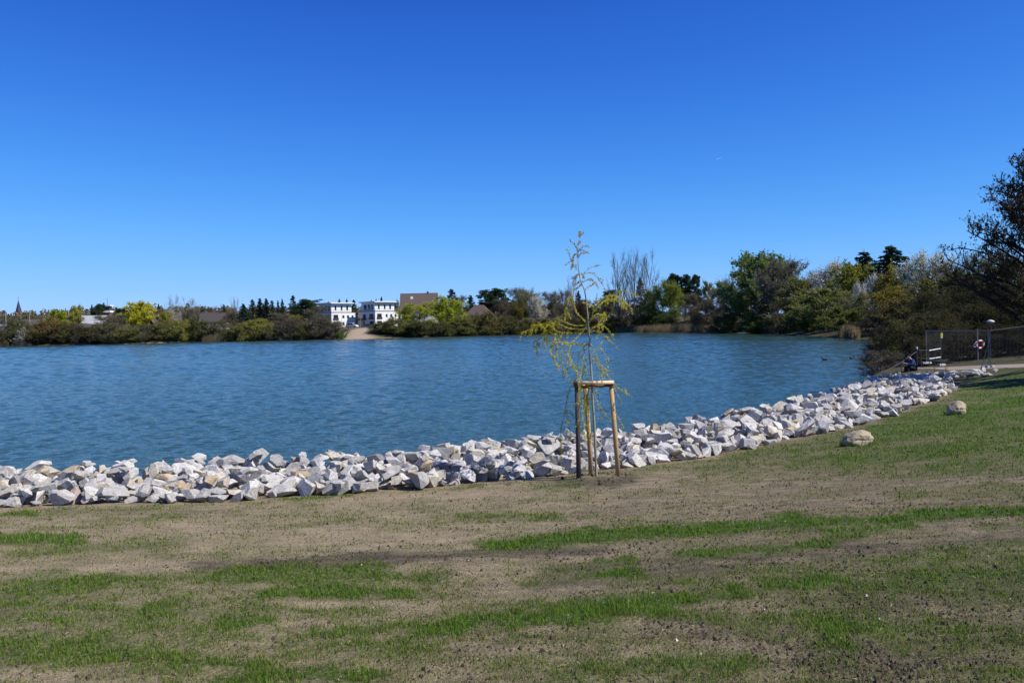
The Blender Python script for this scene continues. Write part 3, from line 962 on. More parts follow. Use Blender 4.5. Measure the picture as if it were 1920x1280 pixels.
def pine(seed):
    rg = np.random.default_rng(seed)
    W = Wood(); C = []
    W.poly(bez(np.zeros(3), np.array([.03 * rg.normal(), .03 * rg.normal(), .5]), np.array([0, 0, .95]), 8), .02, .004)
    for i in range(44):
        h = .36 + .64 * (i + rg.random()) / 44
        L = .5 * math.sqrt(max(.03, 1 - ((h - .66) / .38) ** 2)) * rg.uniform(.5, 1.05)
        a = rg.uniform(0, 2 * math.pi)
        st = np.array([0, 0, max(.3, h - .10)]); e = np.array([math.cos(a) * L, math.sin(a) * L, h])
        p = bez(st, (st + e) / 2 + np.array([0, 0, .03]), e, 4)
        W.poly(p, .007, .002)
        for b in range(5):
            c = st + (e - st) * rg.uniform(.5, 1.05) + rg.normal(size=3) * .04
            m_ = 70
            v = rg.normal(size=(m_, 3)); v /= np.linalg.norm(v, axis=1)[:, None]
            C.append(c + v * (rg.random(m_)[:, None] ** .5) * np.array([.13, .13, .028]))
    C = np.concatenate(C)
    V, Q = W.arrays(5)
    return np_mesh('trunk', V, Q, mats=[M_BARK]), leaf_mesh('crown', C, .011, rg, M_NEEDLE, var=.4, aspect=1.8)

TREES['spruce'] = [spruce(71), spruce(72, .3, 24), spruce(73, .18, 17)]
FAT = {'spruce': 2.1, 'pine': 1.3, 'poplar': 1.25}
TREES['pine'] = [pine(81), pine(82)]

_count = {}
def plant(name, kind, px, top, wpx, D, leafc, label, group=None, barkc=(.085, .075, .055), cat='tree', base=None, depth=1.0):
    """one tree or shrub: its top at a pixel height, its crown so many pixels wide, D metres away"""
    i = _count.get(kind, 0); _count[kind] = i + 1
    wood, crown = TREES[kind][i % len(TREES[kind])]
    pt = P(px, top, D)
    g = gz(pt[0], D)
    if base is not None: g = base
    h = max(.6, pt[2] - g)
    w = wpx / F * D * FAT.get(kind, 1.16)
    o = empty(name, (pt[0], D, g - .05 * min(1, h / 4)), random.uniform(0, 6.28))
    o.scale = (w, w * depth, h)
    a = add('trunk', wood, o); a.color = (*barkc, 1)
    b = add('crown', crown, o); b.color = (*[min(.8, v * (1.15 if D < 93 else 2.0 if D < 300 else 1.75)) for v in leafc], 1)  # nearest plants get darker leaf colour, standing in for their unlit side
    tag(o, label, cat, group)
    return o

OLIVE = (.125, .125, .04); DKOLIVE = (.075, .08, .028); GREYOL = (.115, .115, .048); YGREEN = (.30, .30, .025); YOLIVE = (.19, .185, .045)
BRONZE = (.135, .095, .035); WHITE = (.26, .25, .22); BROWN = (.098, .082, .045); GREYB = (.115, .105, .07); CONIF = (.018, .032, .022); PINEC = (.022, .036, .018)
DGREEN = (.05, .075, .022); ORANGE = (.20, .15, .02); GREYBARK = (.135, .12, .095); PALEBARK = (.22, .20, .17); DARKBARK = (.055, .045, .038)
S_ = 'shrubs along the far shore'; T_ = 'trees behind the far shore'; C_ = 'conifers behind the far shore'; Rg = 'trees of the near right bank'

# far shore shrubs, left to right
for a in [
    ('twiggy', 4, 611, 46, 404, GREYOL, 'grey-olive shrub at the far shore, leftmost at the picture edge'),
    ('bush', 33, 601, 52, 407, DKOLIVE, 'dark green shrub beside the white blossoming shrub on the far left shore'),
    ('twiggy', 62, 606, 40, 404, GREYOL, 'grey twiggy shrub between white blossom and bronze shrub'),
    ('bush', 92, 594, 58, 404, BRONZE, 'large bronze-brown leafing shrub at the far left shore'),
    ('bush', 130, 604, 46, 402, DKOLIVE, 'dark olive shrub just right of the bronze shrub'),
    ('twiggy', 150, 606, 36, 399, BROWN, 'brown twiggy shrub by the water below the grey gabled house'),
    ('bush', 172, 612, 44, 397, (.05, .05, .022), 'very dark low shrub below the brick gable'),
    ('twiggy', 206, 604, 58, 396, GREYOL, 'broad grey-olive shrub below the striped tower'),
    ('bush', 240, 611, 46, 394, OLIVE, 'low olive shrub below the yellow-green maple'),
    ('twiggy', 272, 607, 52, 396, GREYOL, 'grey shrub right of the foot of the yellow-green maple'),
    ('bush', 305, 601, 52, 398, OLIVE, 'olive shrub below the bare twin trees'),
    ('bush', 340, 599, 44, 398, YOLIVE, 'yellowish shrub left of the grassy reed patch'),
    ('bush', 372, 596, 48, 400, DKOLIVE, 'dark olive shrub directly behind the left end of the tan reeds'),
    ('twiggy', 408, 600, 50, 402, GREYOL, 'grey-green shrub behind the tan reeds'),
    ('bush', 446, 606, 52, 395, OLIVE, 'round olive shrub right of the tan reeds'),
    ('bush', 482, 597, 60, 396, YOLIVE, 'large light yellow-olive shrub in front of the spruce cluster'),
    ('twiggy', 516, 602, 46, 392, GREYB, 'grey-brown leafless shrub right of the yellow-olive shrub'),
    ('twiggy', 548, 594, 54, 392, GREYB, 'tall grey-brown leafless shrub below the pointed spruce'),
    ('bush', 572, 606, 40, 388, DKOLIVE, 'dark low shrub in the grey thicket left of the villas'),
    ('twiggy', 596, 592, 60, 391, GREYB, 'grey leafless shrub hiding the foot of the left villa'),
    ('twiggy', 628, 601, 44, 387, (.15, .12, .10), 'pinkish-grey shrub at the left edge of the sandy beach'),
    ('bush', 637, 620, 18, 383, (.09, .14, .03), 'small fresh green shrub at the foot of the sandy beach'),
    ('bush', 719, 602, 44, 392, DKOLIVE, 'dark green shrub at the right edge of the sandy beach'),
    ('bush', 742, 594, 46, 390, OLIVE, 'olive shrub in front of the right villa corner'),
    ('bush', 778, 601, 60, 390, (.055, .062, .024), 'dark shrub at the foot of the left yellow-green willow'),
    ('bush', 825, 603, 52, 394, DKOLIVE, 'dark olive shrub at the foot of the taller yellow-green willow'),
    ('bush', 868, 592, 52, 400, OLIVE, 'olive shrub left of the hipped roof house'),
    ('bush', 905, 583, 66, 404, (.11, .10, .04), 'broad olive-brown shrub below the hipped roof house'),
    ('bush', 948, 592, 54, 410, (.08, .075, .03), 'dark olive shrub right of the hipped roof house'),
    ('bush', 985, 597, 44, 415, DKOLIVE, 'dark shrub below the pale parked car'),
    ('bush', 1022, 596, 54, 418, DKOLIVE, 'dark shrub behind the left branches of the young willow'),
    ('twiggy', 1064, 590, 54, 416, BROWN, 'brown shrub behind the middle of the young willow'),
    ('bush', 1104, 596, 52, 414, (.06, .05, .025), 'dark shrub right of the young willow stem'),
    ('twiggy', 1178, 590, 44, 394, BROWN, 'brown shrub below the middle bare poplar'),
    ('bush', 1150, 592, 40, 398, (.05, .055, .02), 'dark shrub at the foot of the leftmost bare poplar'),
    ('bush', 1212, 589, 40, 386, (.06, .085, .022), 'green shrub between the poplar trunks'),
    ('bush', 1248, 588, 44, 372, DGREEN, 'green shrub at the foot of the green willow behind the reeds'),
    ('twiggy', 1290, 572, 52, 345, BROWN, 'brown leafless shrub left of the large green poplar, behind the reeds'),
    ('twiggy', 1333, 560, 58, 325, (.10, .07, .055), 'reddish-brown leafless shrub against the large green poplar'),
    ('bush', 1360, 585, 56, 292, DKOLIVE, 'dark shrub at the foot of the large green poplar, on its left'),
    ('bush', 1418, 588, 70, 272, DGREEN, 'dark green shrub at the foot of the large green poplar, in front'),
    ('twiggy', 1462, 585, 66, 252, BROWN, 'brown shrub at the foot of the bare tree with the nest'),
    ('bush', 1512, 566, 66, 232, (.10, .11, .03), 'olive-green shrub right of the bare tree with the nest'),
]:
    plant('shore_shrub', a[0], a[1], a[2], a[3], a[4] - 6.0, a[5], a[6], S_, cat='shrub')
plant('blossoming_shrub', 'bush', 43, 614, 30, 396, WHITE, 'small white blossoming shrub at the far left shore', S_, cat='shrub')

# trees behind the far left shore
for n_, k, px, top, w, D, c, lab, bark in [
    ('maple_tree', 'round', 107, 580, 33, 440, (.24, .27, .02), 'smaller yellow-green leafing tree above the bronze shrub', DARKBARK),
    ('maple_tree', 'round', 263, 565, 56, 432, (.36, .34, .02), 'large round yellow-green leafing tree, brightest of the far left shore', DARKBARK),
    ('maple_tree', 'round', 144, 572, 28, 620, (.25, .26, .04), 'distant pale yellow-green tree left of the striped tower', DARKBARK),
    ('leafing_tree', 'sparse', 20, 592, 44, 470, BROWN, 'brown leafless tree below the church spire, at the picture edge', GREYBARK),
    ('leafing_tree', 'sparse', 66, 588, 44, 480, GREYOL, 'grey-olive tree right of the church spire', GREYBARK),
    ('leafing_tree', 'round', 138, 590, 34, 432, YOLIVE, 'olive-yellow tree in front of the grey gabled house', DARKBARK),
    ('leafing_tree', 'sparse', 192, 590, 38, 428, BROWN, 'brown tree in front of the striped tower', GREYBARK),
    ('leafing_tree', 'sparse', 218, 586, 40, 470, (.13, .12, .06), 'olive-grey tree between striped tower and yellow-green maple', GREYBARK),
    ('bare_tree', 'poplar', 325, 551, 24, 520, GREYB, 'taller of the two pale bare trees above the far left shore', PALEBARK),
    ('bare_tree', 'poplar', 352, 556, 32, 522, GREYB, 'wider of the two pale bare trees above the far left shore', PALEBARK),
    ('leafing_tree', 'sparse', 302, 578, 40, 450, BROWN, 'brown tree left below the two pale bare trees', GREYBARK),
    ('blossoming_tree', 'sparse', 322, 580, 34, 430, (.40, .36, .34), 'pale blossoming tree below the two pale bare trees', GREYBARK),
    ('leafing_tree', 'round', 309, 583, 22, 420, (.22, .21, .03), 'small yellow-green tree below the two pale bare trees', DARKBARK),
    ('leafing_tree', 'sparse', 362, 578, 40, 455, BROWN, 'brown tree right below the two pale bare trees', GREYBARK),
    ('leafing_tree', 'sparse', 396, 574, 44, 500, (.12, .09, .06), 'reddish-brown tree behind the low roof with chimney', GREYBARK),
    ('bare_tree', 'poplar', 436, 557, 9, 540, GREYB, 'slender bare columnar tree, left one of the narrow pair', PALEBARK),
    ('bare_tree', 'poplar', 442, 555, 11, 540, GREYB, 'slender bare columnar tree, right one of the narrow pair', PALEBARK),
    ('leafing_tree', 'sparse', 430, 582, 36, 430, BROWN, 'brown tree left of the spruce cluster', GREYBARK),
    ('leafing_tree', 'sparse', 528, 585, 46, 420, GREYB, 'grey-brown tree in front of the two small pointed spruces', GREYBARK),
    ('leafing_tree', 'round', 553, 590, 26, 402, (.22, .19, .03), 'small yellow-green tree under the dark pine left of the villas', DARKBARK),
    ('bare_tree', 'sparse', 600, 572, 44, 402, GREYB, 'grey bare tree partly covering the left villa', GREYBARK),
    ('bare_tree', 'sparse', 745, 562, 22, 455, GREYB, 'grey bare tree between the right villa and the large brown roof', GREYBARK),
    ('willow_tree', 'willow', 786, 568, 72, 398, (.25, .27, .03), 'yellow-green willow in front of the large brown roof, lower and left', DARKBARK),
    ('willow_tree', 'willow', 838, 556, 62, 400, (.27, .30, .03), 'taller yellow-green willow right of the large brown roof', DARKBARK),
    ('bare_tree', 'sparse', 862, 552, 36, 470, GREYB, 'grey bare tree between two dark spruces', GREYBARK),
    ('leafing_tree', 'sparse', 942, 558, 34, 425, BROWN, 'brown tree right of the dark pine', GREYBARK),
    ('leafing_tree', 'sparse', 966, 538, 46, 440, GREYOL, 'tall olive-grey tree right of the dark pine', GREYBARK),
    ('leafing_tree', 'round', 972, 560, 34, 428, (.12, .105, .028), 'olive-brown tree above the pale parked car', DARKBARK),
    ('leafing_tree', 'sparse', 992, 539, 40, 445, (.24, .25, .13), 'pale green tree, highest left of the young willow', GREYBARK),
    ('blossoming_tree', 'blossom', 1008, 556, 36, 426, (.46, .43, .38), 'white blossoming tree left of the young willow', GREYBARK),
    ('leafing_tree', 'sparse', 1032, 545, 46, 436, GREYB, 'grey-brown tree just left of the young willow', GREYBARK),
    ('leafing_tree', 'sparse', 1056, 542, 34, 440, (.14, .11, .09), 'brownish-pink tree behind the upper left of the young willow', GREYBARK),
    ('bare_tree', 'poplar', 1072, 514, 22, 460, GREYB, 'thin tall bare tree directly behind the young willow', PALEBARK),
    ('leafing_tree', 'sparse', 1098, 560, 44, 428, (.08, .045, .035), 'dark reddish tree behind the young willow', DARKBARK),
    ('leafing_tree', 'sparse', 1128, 558, 40, 420, DKOLIVE, 'dark olive tree just right of the young willow', DARKBARK),
    ('bare_tree', 'poplar', 1157, 470, 50, 392, GREYB, 'tall bare poplar, leftmost of the three', GREYBARK),
    ('bare_tree', 'poplar', 1189, 465, 48, 390, GREYB, 'tall bare poplar, middle and highest of the three', GREYBARK),
    ('bare_tree', 'poplar', 1217, 469, 42, 388, GREYB, 'tall bare poplar, rightmost of the three', GREYBARK),
    ('willow_tree', 'willow', 1226, 537, 42, 380, (.13, .155, .03), 'green willow left behind the reeds, under the bare poplars', DARKBARK),
    ('willow_tree', 'willow', 1257, 526, 50, 374, (.15, .18, .03), 'brighter green willow behind the reeds, below the dark pines', DARKBARK),
    ('leafing_tree', 'sparse', 1296, 548, 48, 360, BROWN, 'brown tree right of the bright green willow', GREYBARK),
    ('leafing_tree', 'round', 1326, 527, 26, 350, (.15, .14, .035), 'yellowish tree between the dark pines and the large green poplar', DARKBARK),
    ('leafing_tree', 'sparse', 1350, 536, 44, 330, GREYB, 'grey tree against the left side of the large green poplar', GREYBARK),
    ('poplar_tree', 'round', 1418, 473, 132, 284, (.085, .12, .03), 'large rounded dark green leafing poplar, highest on the right shore', PALEBARK),
    ('poplar_tree', 'round', 1446, 492, 84, 290, (.08, .11, .03), 'dark green tree between the large rounded poplar and the nest tree', PALEBARK),
    ('bare_tree', 'sparse', 1474, 482, 96, 262, GREYB, 'large grey bare tree holding a dark nest', GREYBARK),
]:
    plant(n_, k, px, top, w, D, c, lab, T_, bark)

for n_, k, px, top, w, D, c, lab in [
    ('spruce_tree', 'spruce', 172, 569, 11, 640, CONIF, 'small dark spruce left of the striped tower'),
    ('pine_tree', 'pine', 186, 571, 22, 630, PINEC, 'dark pine just left of the striped tower'),
    ('pine_tree', 'pine', 227, 579, 30, 520, PINEC, 'dark pine left of the large yellow-green maple'),
    ('spruce_tree', 'spruce', 297, 568, 11, 560, CONIF, 'small dark spruce right of the large yellow-green maple'),
    ('spruce_tree', 'spruce', 378, 572, 15, 520, CONIF, 'small dark conifer right of the pale bare trees'),
    ('spruce_tree', 'spruce', 420, 571, 14, 500, CONIF, 'small dark spruce left of the slender bare pair'),
    ('spruce_tree', 'spruce', 456, 568, 28, 432, CONIF, 'spruce at the left end of the cluster'),
    ('spruce_tree', 'spruce', 473, 559, 24, 436, CONIF, 'second spruce from the left in the cluster'),
    ('spruce_tree', 'spruce', 487, 557, 24, 438, CONIF, 'middle spruce of the cluster, highest'),
    ('spruce_tree', 'spruce', 499, 558, 22, 436, CONIF, 'fourth spruce from the left in the cluster'),
    ('spruce_tree', 'spruce', 510, 561, 20, 434, CONIF, 'spruce at the right end of the cluster'),
    ('spruce_tree', 'spruce', 521, 561, 11, 450, CONIF, 'left of two small pointed spruces right of the cluster'),
    ('spruce_tree', 'spruce', 529, 559, 13, 450, CONIF, 'right of two small pointed spruces right of the cluster'),
    ('spruce_tree', 'spruce', 549, 551, 25, 430, CONIF, 'pointed spruce standing above the grey thicket'),
    ('pine_tree', 'pine', 578, 562, 46, 425, PINEC, 'broad dark pine left of the villas'),
    ('spruce_tree', 'spruce', 636, 558, 14, 470, CONIF, 'dark conifer rising behind the left villa roof'),
    ('spruce_tree', 'spruce', 650, 559, 12, 470, CONIF, 'dark conifer behind the right end of the left villa roof'),
    ('spruce_tree', 'spruce', 663, 560, 22, 440, CONIF, 'dark conifer filling the gap between the two villas'),
    ('spruce_tree', 'spruce', 705, 558, 10, 480, CONIF, 'left dark conifer tip above the right villa roof'),
    ('spruce_tree', 'spruce', 715, 555, 13, 480, CONIF, 'right dark conifer tip above the right villa roof'),
    ('spruce_tree', 'spruce', 846, 539, 38, 455, CONIF, 'dark spruce right of the large brown roof'),
    ('spruce_tree', 'spruce', 882, 551, 26, 460, CONIF, 'dark spruce behind the hipped roof house'),
    ('pine_tree', 'pine', 912, 545, 34, 440, PINEC, 'left of two dark pines behind the hipped roof house'),
    ('pine_tree', 'pine', 934, 542, 34, 440, PINEC, 'right of two dark pines behind the hipped roof house'),
    ('spruce_tree', 'spruce', 1084, 544, 20, 470, CONIF, 'dark spruce directly behind the young willow stem'),
    ('pine_tree', 'pine', 1144, 545, 26, 430, PINEC, 'dark pine left of the bare poplars'),
    ('spruce_tree', 'spruce', 1200, 520, 32, 420, CONIF, 'dark spruce seen through the bare poplars'),
    ('pine_tree', 'pine', 1261, 515, 24, 400, PINEC, 'left dark pine above the bright green willow'),
    ('pine_tree', 'pine', 1284, 517, 30, 398, PINEC, 'middle dark pine above the bright green willow'),
    ('pine_tree', 'pine', 1303, 517, 20, 392, PINEC, 'right dark pine above the bright green willow'),
]:
    plant(n_, k, px, top, w, D, c, lab, C_, DARKBARK)

# right bank, closer
for n_, k, px, top, w, D, c, lab, bark in [
    ('blossoming_tree', 'blossom', 1562, 489, 80, 236, (.50, .49, .44), 'white blossoming tree right of the bare tree with the nest', GREYBARK),
    ('leafing_tree', 'round', 1546, 540, 110, 214, (.12, .13, .036), 'broad olive-green tree at the water, below the white blossom', GREYBARK),
    ('leafing_tree', 'round', 1606, 491, 84, 222, (.16, .165, .028), 'yellow-olive rounded tree left of the two dark firs', DARKBARK),
    ('fir_tree', 'spruce', 1620, 466, 86, 230, CONIF, 'smaller left dark fir on the right bank', DARKBARK),
    ('fir_tree', 'spruce', 1672, 458, 118, 205, CONIF, 'larger right dark fir on the right bank', DARKBARK),
    ('blossoming_tree', 'blossom', 1645, 512, 42, 200, (.55, .53, .48), 'small white blossoming tree below the two dark firs', GREYBARK),
    ('blossoming_tree', 'blossom', 1612, 528, 30, 194, (.52, .5, .45), 'slender white blossoming tree below the yellow-olive tree', GREYBARK),
    ('willow_tree', 'willow', 1684, 496, 84, 178, (.175, .15, .025), 'orange-yellow budding willow below the larger fir', DARKBARK),
    ('willow_tree', 'willow', 1676, 535, 90, 165, (.15, .12, .025), 'dull orange budding willow in front of the taller one', DARKBARK),
    ('blossoming_tree', 'blossom', 1742, 471, 96, 150, (.42, .43, .36), 'large white blossoming tree right of the larger fir', GREYBARK),
    ('leafing_tree', 'sparse', 1600, 548, 74, 186, (.12, .13, .04), 'thin olive tree standing at the water under the blossom', GREYBARK),
    ('leafing_tree', 'round', 1580, 575, 84, 178, (.10, .11, .032), 'low green tree overhanging the water right of the olive tree', DARKBARK),
    ('leafing_tree', 'sparse', 1650, 575, 100, 148, (.06, .05, .035), 'dark brown bare tree mass at the water below the orange willows', DARKBARK),
    ('leafing_tree', 'round', 1700, 560, 90, 132, (.09, .075, .03), 'dark brown-olive tree behind the landing thicket', DARKBARK),
    ('leafing_tree', 'round', 1760, 520, 100, 118, (.12, .11, .035), 'olive tree below the large white blossoming tree', DARKBARK),
    ('leafing_tree', 'round', 1812, 505, 96, 105, (.075, .085, .025), 'dark green tree left behind the near alder', DARKBARK),
    ('leafing_tree', 'sparse', 1862, 470, 110, 96, GREYOL, 'grey-olive tree behind the near alder crown', GREYBARK),
    ('leafing_tree', 'round', 1506, 520, 90, 250, (.11, .11, .035), 'olive tree between the nest tree and the white blossom', GREYBARK),
    ('leafing_tree', 'sparse', 1534, 506, 80, 262, GREYB, 'grey tree behind the white blossoming tree, beside the nest tree', GREYBARK),
    ('leafing_tree', 'sparse', 1586, 497, 90, 262, GREYB, 'grey bare tree behind the yellow-olive tree', GREYBARK),
    ('leafing_tree', 'round', 1636, 520, 90, 240, (.12, .12, .035), 'olive tree in the gap between the two firs', DARKBARK),
    ('leafing_tree', 'round', 1712, 505, 84, 170, (.10, .105, .03), 'olive-green tree left of the large white blossoming tree', DARKBARK),
    ('leafing_tree', 'sparse', 1786, 490, 90, 140, GREYB, 'grey bare tree right of the large white blossoming tree', GREYBARK),
    ('leafing_tree', 'round', 1400, 545, 110, 300, (.075, .09, .03), 'dark green tree filling the lower part of the large poplar', DARKBARK),
    ('leafing_tree', 'sparse', 1370, 520, 70, 300, (.10, .12, .05), 'grey-green tree at the left flank of the large poplar', PALEBARK),
    ('leafing_tree', 'round', 1918, 480, 110, 92, (.08, .10, .022), 'green tree at the picture edge behind the near alder', DARKBARK),
]:
    plant(n_, k, px, top, w, D, c, lab, Rg, bark)
for k, px, top, w, D, c, lab in [
    ('finebush', 1662, 612, 76, 88, (.06, .055, .03), 'dark shrub at the water left of the landing'),
    ('finebush', 1700, 596, 96, 70, (.17, .165, .05), 'light olive budding shrub left of the wire fence'),
    ('finebush', 1752, 580, 116, 66, (.10, .095, .035), 'olive-brown shrub behind the left wire panel'),
    ('finebush', 1822, 566, 126, 68, (.07, .07, .025), 'dark olive shrub behind the life ring'),
    ('finebush', 1892, 556, 130, 68, (.065, .075, .02), 'dark green shrub at the picture edge behind the fence'),
    ('finebush', 1726, 628, 76, 59.5, (.11, .10, .045), 'low olive shrub right behind the seated person'),
    ('finebush', 1792, 612, 96, 59.5, (.06, .055, .028), 'low dark shrub behind the middle wire panel'),
    ('finebush', 1864, 606, 100, 59.5, (.06, .05, .025), 'low dark brown shrub right of the life ring'),
    ('finebush', 1936, 600, 100, 58.5, (.06, .06, .022), 'low dark shrub at the picture edge behind the fence'),
    ('finebush', 1760, 540, 120, 92, (.09, .085, .035), 'taller brown-olive shrub above the left wire panel'),
    ('finebush', 1850, 520, 130, 90, (.075, .08, .028), 'taller dark shrub above the middle wire panel'),
]:
    plant('bank_shrub', k, px, top, w, D, c, lab, 'shrubs behind the wire fence', DARKBARK, 'shrub')
plant('shade_tree', 'round', 2150, 395, 200, 36.5, (.08, .09, .03), 'leafing tree just outside the right picture edge, shading the bank', None, DARKBARK)
o = plant('overhanging_shrub', 'twiggy', 1652, 655, 84, 57.5, (.12, .10, .06), 'grey leafless shrub spreading over the water by the steps', None, (.13, .11, .095), 'shrub', base=-.1)

# crow nest in the bare tree
def nest():
    rg = np.random.default_rng(3); mb = MB()
    c = P(1487, 497, 256)
    for i in range(90):
        a = rg.uniform(0, 6.28); q = rg.uniform(.1, .55)
        p = np.array([math.cos(a) * q, math.sin(a) * q, rg.normal() * .22])
        d = rg.normal(size=3) * .45
        mb.tube([p - d, p + d], .04, 3, False)
    tag(mb.build('bird_nest', plain('nest_twigs', (.05, .04, .03)), loc=c), 'dark round bird nest high in the large bare tree', 'nest')
nest()

# reeds
def reeds(px0, px1, D0, D1, n, h, label, seed):
    rg = np.random.default_rng(seed)
    px = rg.uniform(px0, px1, n); D = D0 + (D1 - D0) * (px - px0) / (px1 - px0) + rg.uniform(-1.5, 3.5, n)
    x = (px - 960) / F * D
    z = np.maximum(terrain(x, D, False), -.1)
    edge = np.sqrt(np.clip(1 - ((px - (px0 + px1) / 2) / ((px1 - px0) / 2)) ** 2, .05, 1))
    hh = h * rg.uniform(.6, 1.15, n) * (.5 + .5 * edge)
    p0 = np.stack([x, D, z - .05], 1); p1 = p0 + np.stack([rg.normal(size=n) * .12 * hh, rg.normal(size=n) * .1 * hh, hh], 1)
    V, Q = seg_prisms(p0, p1, np.full(n, .035), np.full(n, .015), 3)
    c = np.repeat(np.array([.40, .31, .17])[None, :] * rg.uniform(.6, 1.2, n)[:, None], 6, 0)
    me = np_mesh('reeds', V, Q, col=c, mats=[M_LEAF])
    o = add('reeds', me); o.color = (1, 1, 1, 1)
    tag(o, label, kind='stuff')
reeds(379, 420, 390.5, 390.5, 900, 3.3, 'tan dry reeds at the far left shore', 1)
reeds(-6, 18, 395, 395, 350, 2.4, 'dry reeds at the picture edge of the far shore', 2)
reeds(22, 60, 394, 393, 400, 2.0, 'greyish dry reeds under the white blossoming shrub', 5)
reeds(1075, 1180, 407, 384, 1300, 3.2, 'brown dry reeds below the bare poplars', 3)
reeds(1180, 1340, 382, 304, 2400, 3.0, 'tan dry reeds left of the large green poplar', 4)
reeds(1572, 1612, 176, 158, 700, 2.6, 'brown dry reeds on the right bank', 6)

# wooded hill far behind the left shore: reads as one mass
def far_wood():
    rg = np.random.default_rng(9)
    n = 900
    x = rg.uniform(-760, 120, n); y = rg.uniform(640, 1080, n)
    z = terrain(x, y, False)
    h = rg.uniform(9, 14, n); w = rg.uniform(7, 12, n)
    m_ = 34
    v = rg.normal(size=(n, m_, 3)); v /= np.linalg.norm(v, axis=2)[:, :, None]
    c = np.stack([x, y, z + h * .6], 1)[:, None, :] + v * np.stack([w * .5, w * .5, h * .42], 1)[:, None, :] * (rg.random((n, m_))[:, :, None] ** .35)
    pal = 1.7 * np.array([(.12, .10, .075), (.105, .09, .06), (.10, .10, .045), (.13, .13, .04), (.06, .06, .04), (.13, .105, .085)])
    k = pal[rg.integers(0, len(pal), n)]
    C = c.reshape(-1, 3); V, Q = quads(C, 1.1, rg)
    col = np.repeat(np.repeat(k, m_, 0) * rg.uniform(.6, 1.3, n * m_)[:, None], 4, 0)
    o = add('wooded_hill', np_mesh('wooded_hill', V, Q, col=col, mats=[M_LEAF])); o.color = (1, 1, 1, 1)
    tag(o, 'distant brown wooded ridge behind the far left shore', kind='stuff')
far_wood()

# ------------------------------------------------------------------ buildings behind the far shore
M_WHITE = plain('white_render', (.80, .79, .76), .8, var=.05, scale=.6)
M_GREYW = plain('grey_render', (.42, .41, .39), .8, var=.08, scale=.6)
M_DARKM = plain('dark_metal', (.05, .05, .055), .5, var=.1)
M_ROOFB = plain('brown_tiles', (.105, .078, .066), .75, var=.25, scale=1.6, bump=.4)
M_ROOFG = plain('grey_sheet_roof', (.33, .34, .35), .55, var=.15, scale=.7)
M_ROOFD = plain('dark_roof', (.07, .06, .055), .7, var=.2)
M_BRICK = plain('brick_wall', (.20, .115, .075), .85, var=.2, scale=2)
M_ORANGE = plain('orange_render', (.42, .20, .05), .8, var=.1)
M_SLATE = plain('slate_spire', (.035, .045, .07), .6, var=.15)
M_STEEL = plain('galvanised_steel', (.42, .43, .44), .42, .75, var=.12, scale=6)
M_LAMPG = plain('grey_paint', (.45, .46, .47), .5, .1, var=.08)
_t = NT('window_glass'); M_GLASS = _t.bsdf((.02, .025, .03), .06, None, 0, .6)

def wall_frame(o, face, u, z, w, h, mb, dd, proud):
    pass

def window_on(parent, normal, centre, w, h, name='window', frame=M_WHITE, mull=1, deep=.06):
    """a framed window lying on a wall plane: frame bars proud of the wall, pane behind them"""
    n = np.array([normal[0], normal[1], 0.0]); t = np.array([-n[1], n[0], 0.0]); c = np.array(centre)
    def bar(mb, u0, u1, z0, z1, d0, d1):
        V = []
        for zz in (z0, z1):
            for (u, d) in ((u0, d0), (u1, d0), (u1, d1), (u0, d1)):
                V.append(c + t * u + n * d + np.array([0, 0, zz]))
        mb.poly8(V)
    mb = MB(); fw = .09
    bar(mb, -w / 2, w / 2, -h / 2, -h / 2 + fw, .003, deep); bar(mb, -w / 2, w / 2, h / 2 - fw, h / 2, .003, deep)
    bar(mb, -w / 2, -w / 2 + fw, -h / 2 + fw, h / 2 - fw, .003, deep); bar(mb, w / 2 - fw, w / 2, -h / 2 + fw, h / 2 - fw, .003, deep)
    for k in range(1, mull + 1):
        u = -w / 2 + w * k / (mull + 1)
        bar(mb, u - .035, u + .035, -h / 2 + fw, h / 2 - fw, .003, deep - .01)
    f = mb.build(name, frame, parent)
    mp = MB(); bar(mp, -w / 2 + fw, w / 2 - fw, -h / 2 + fw, h / 2 - fw, .003, .025)
    mp.build('pane', M_GLASS, f)
    return f

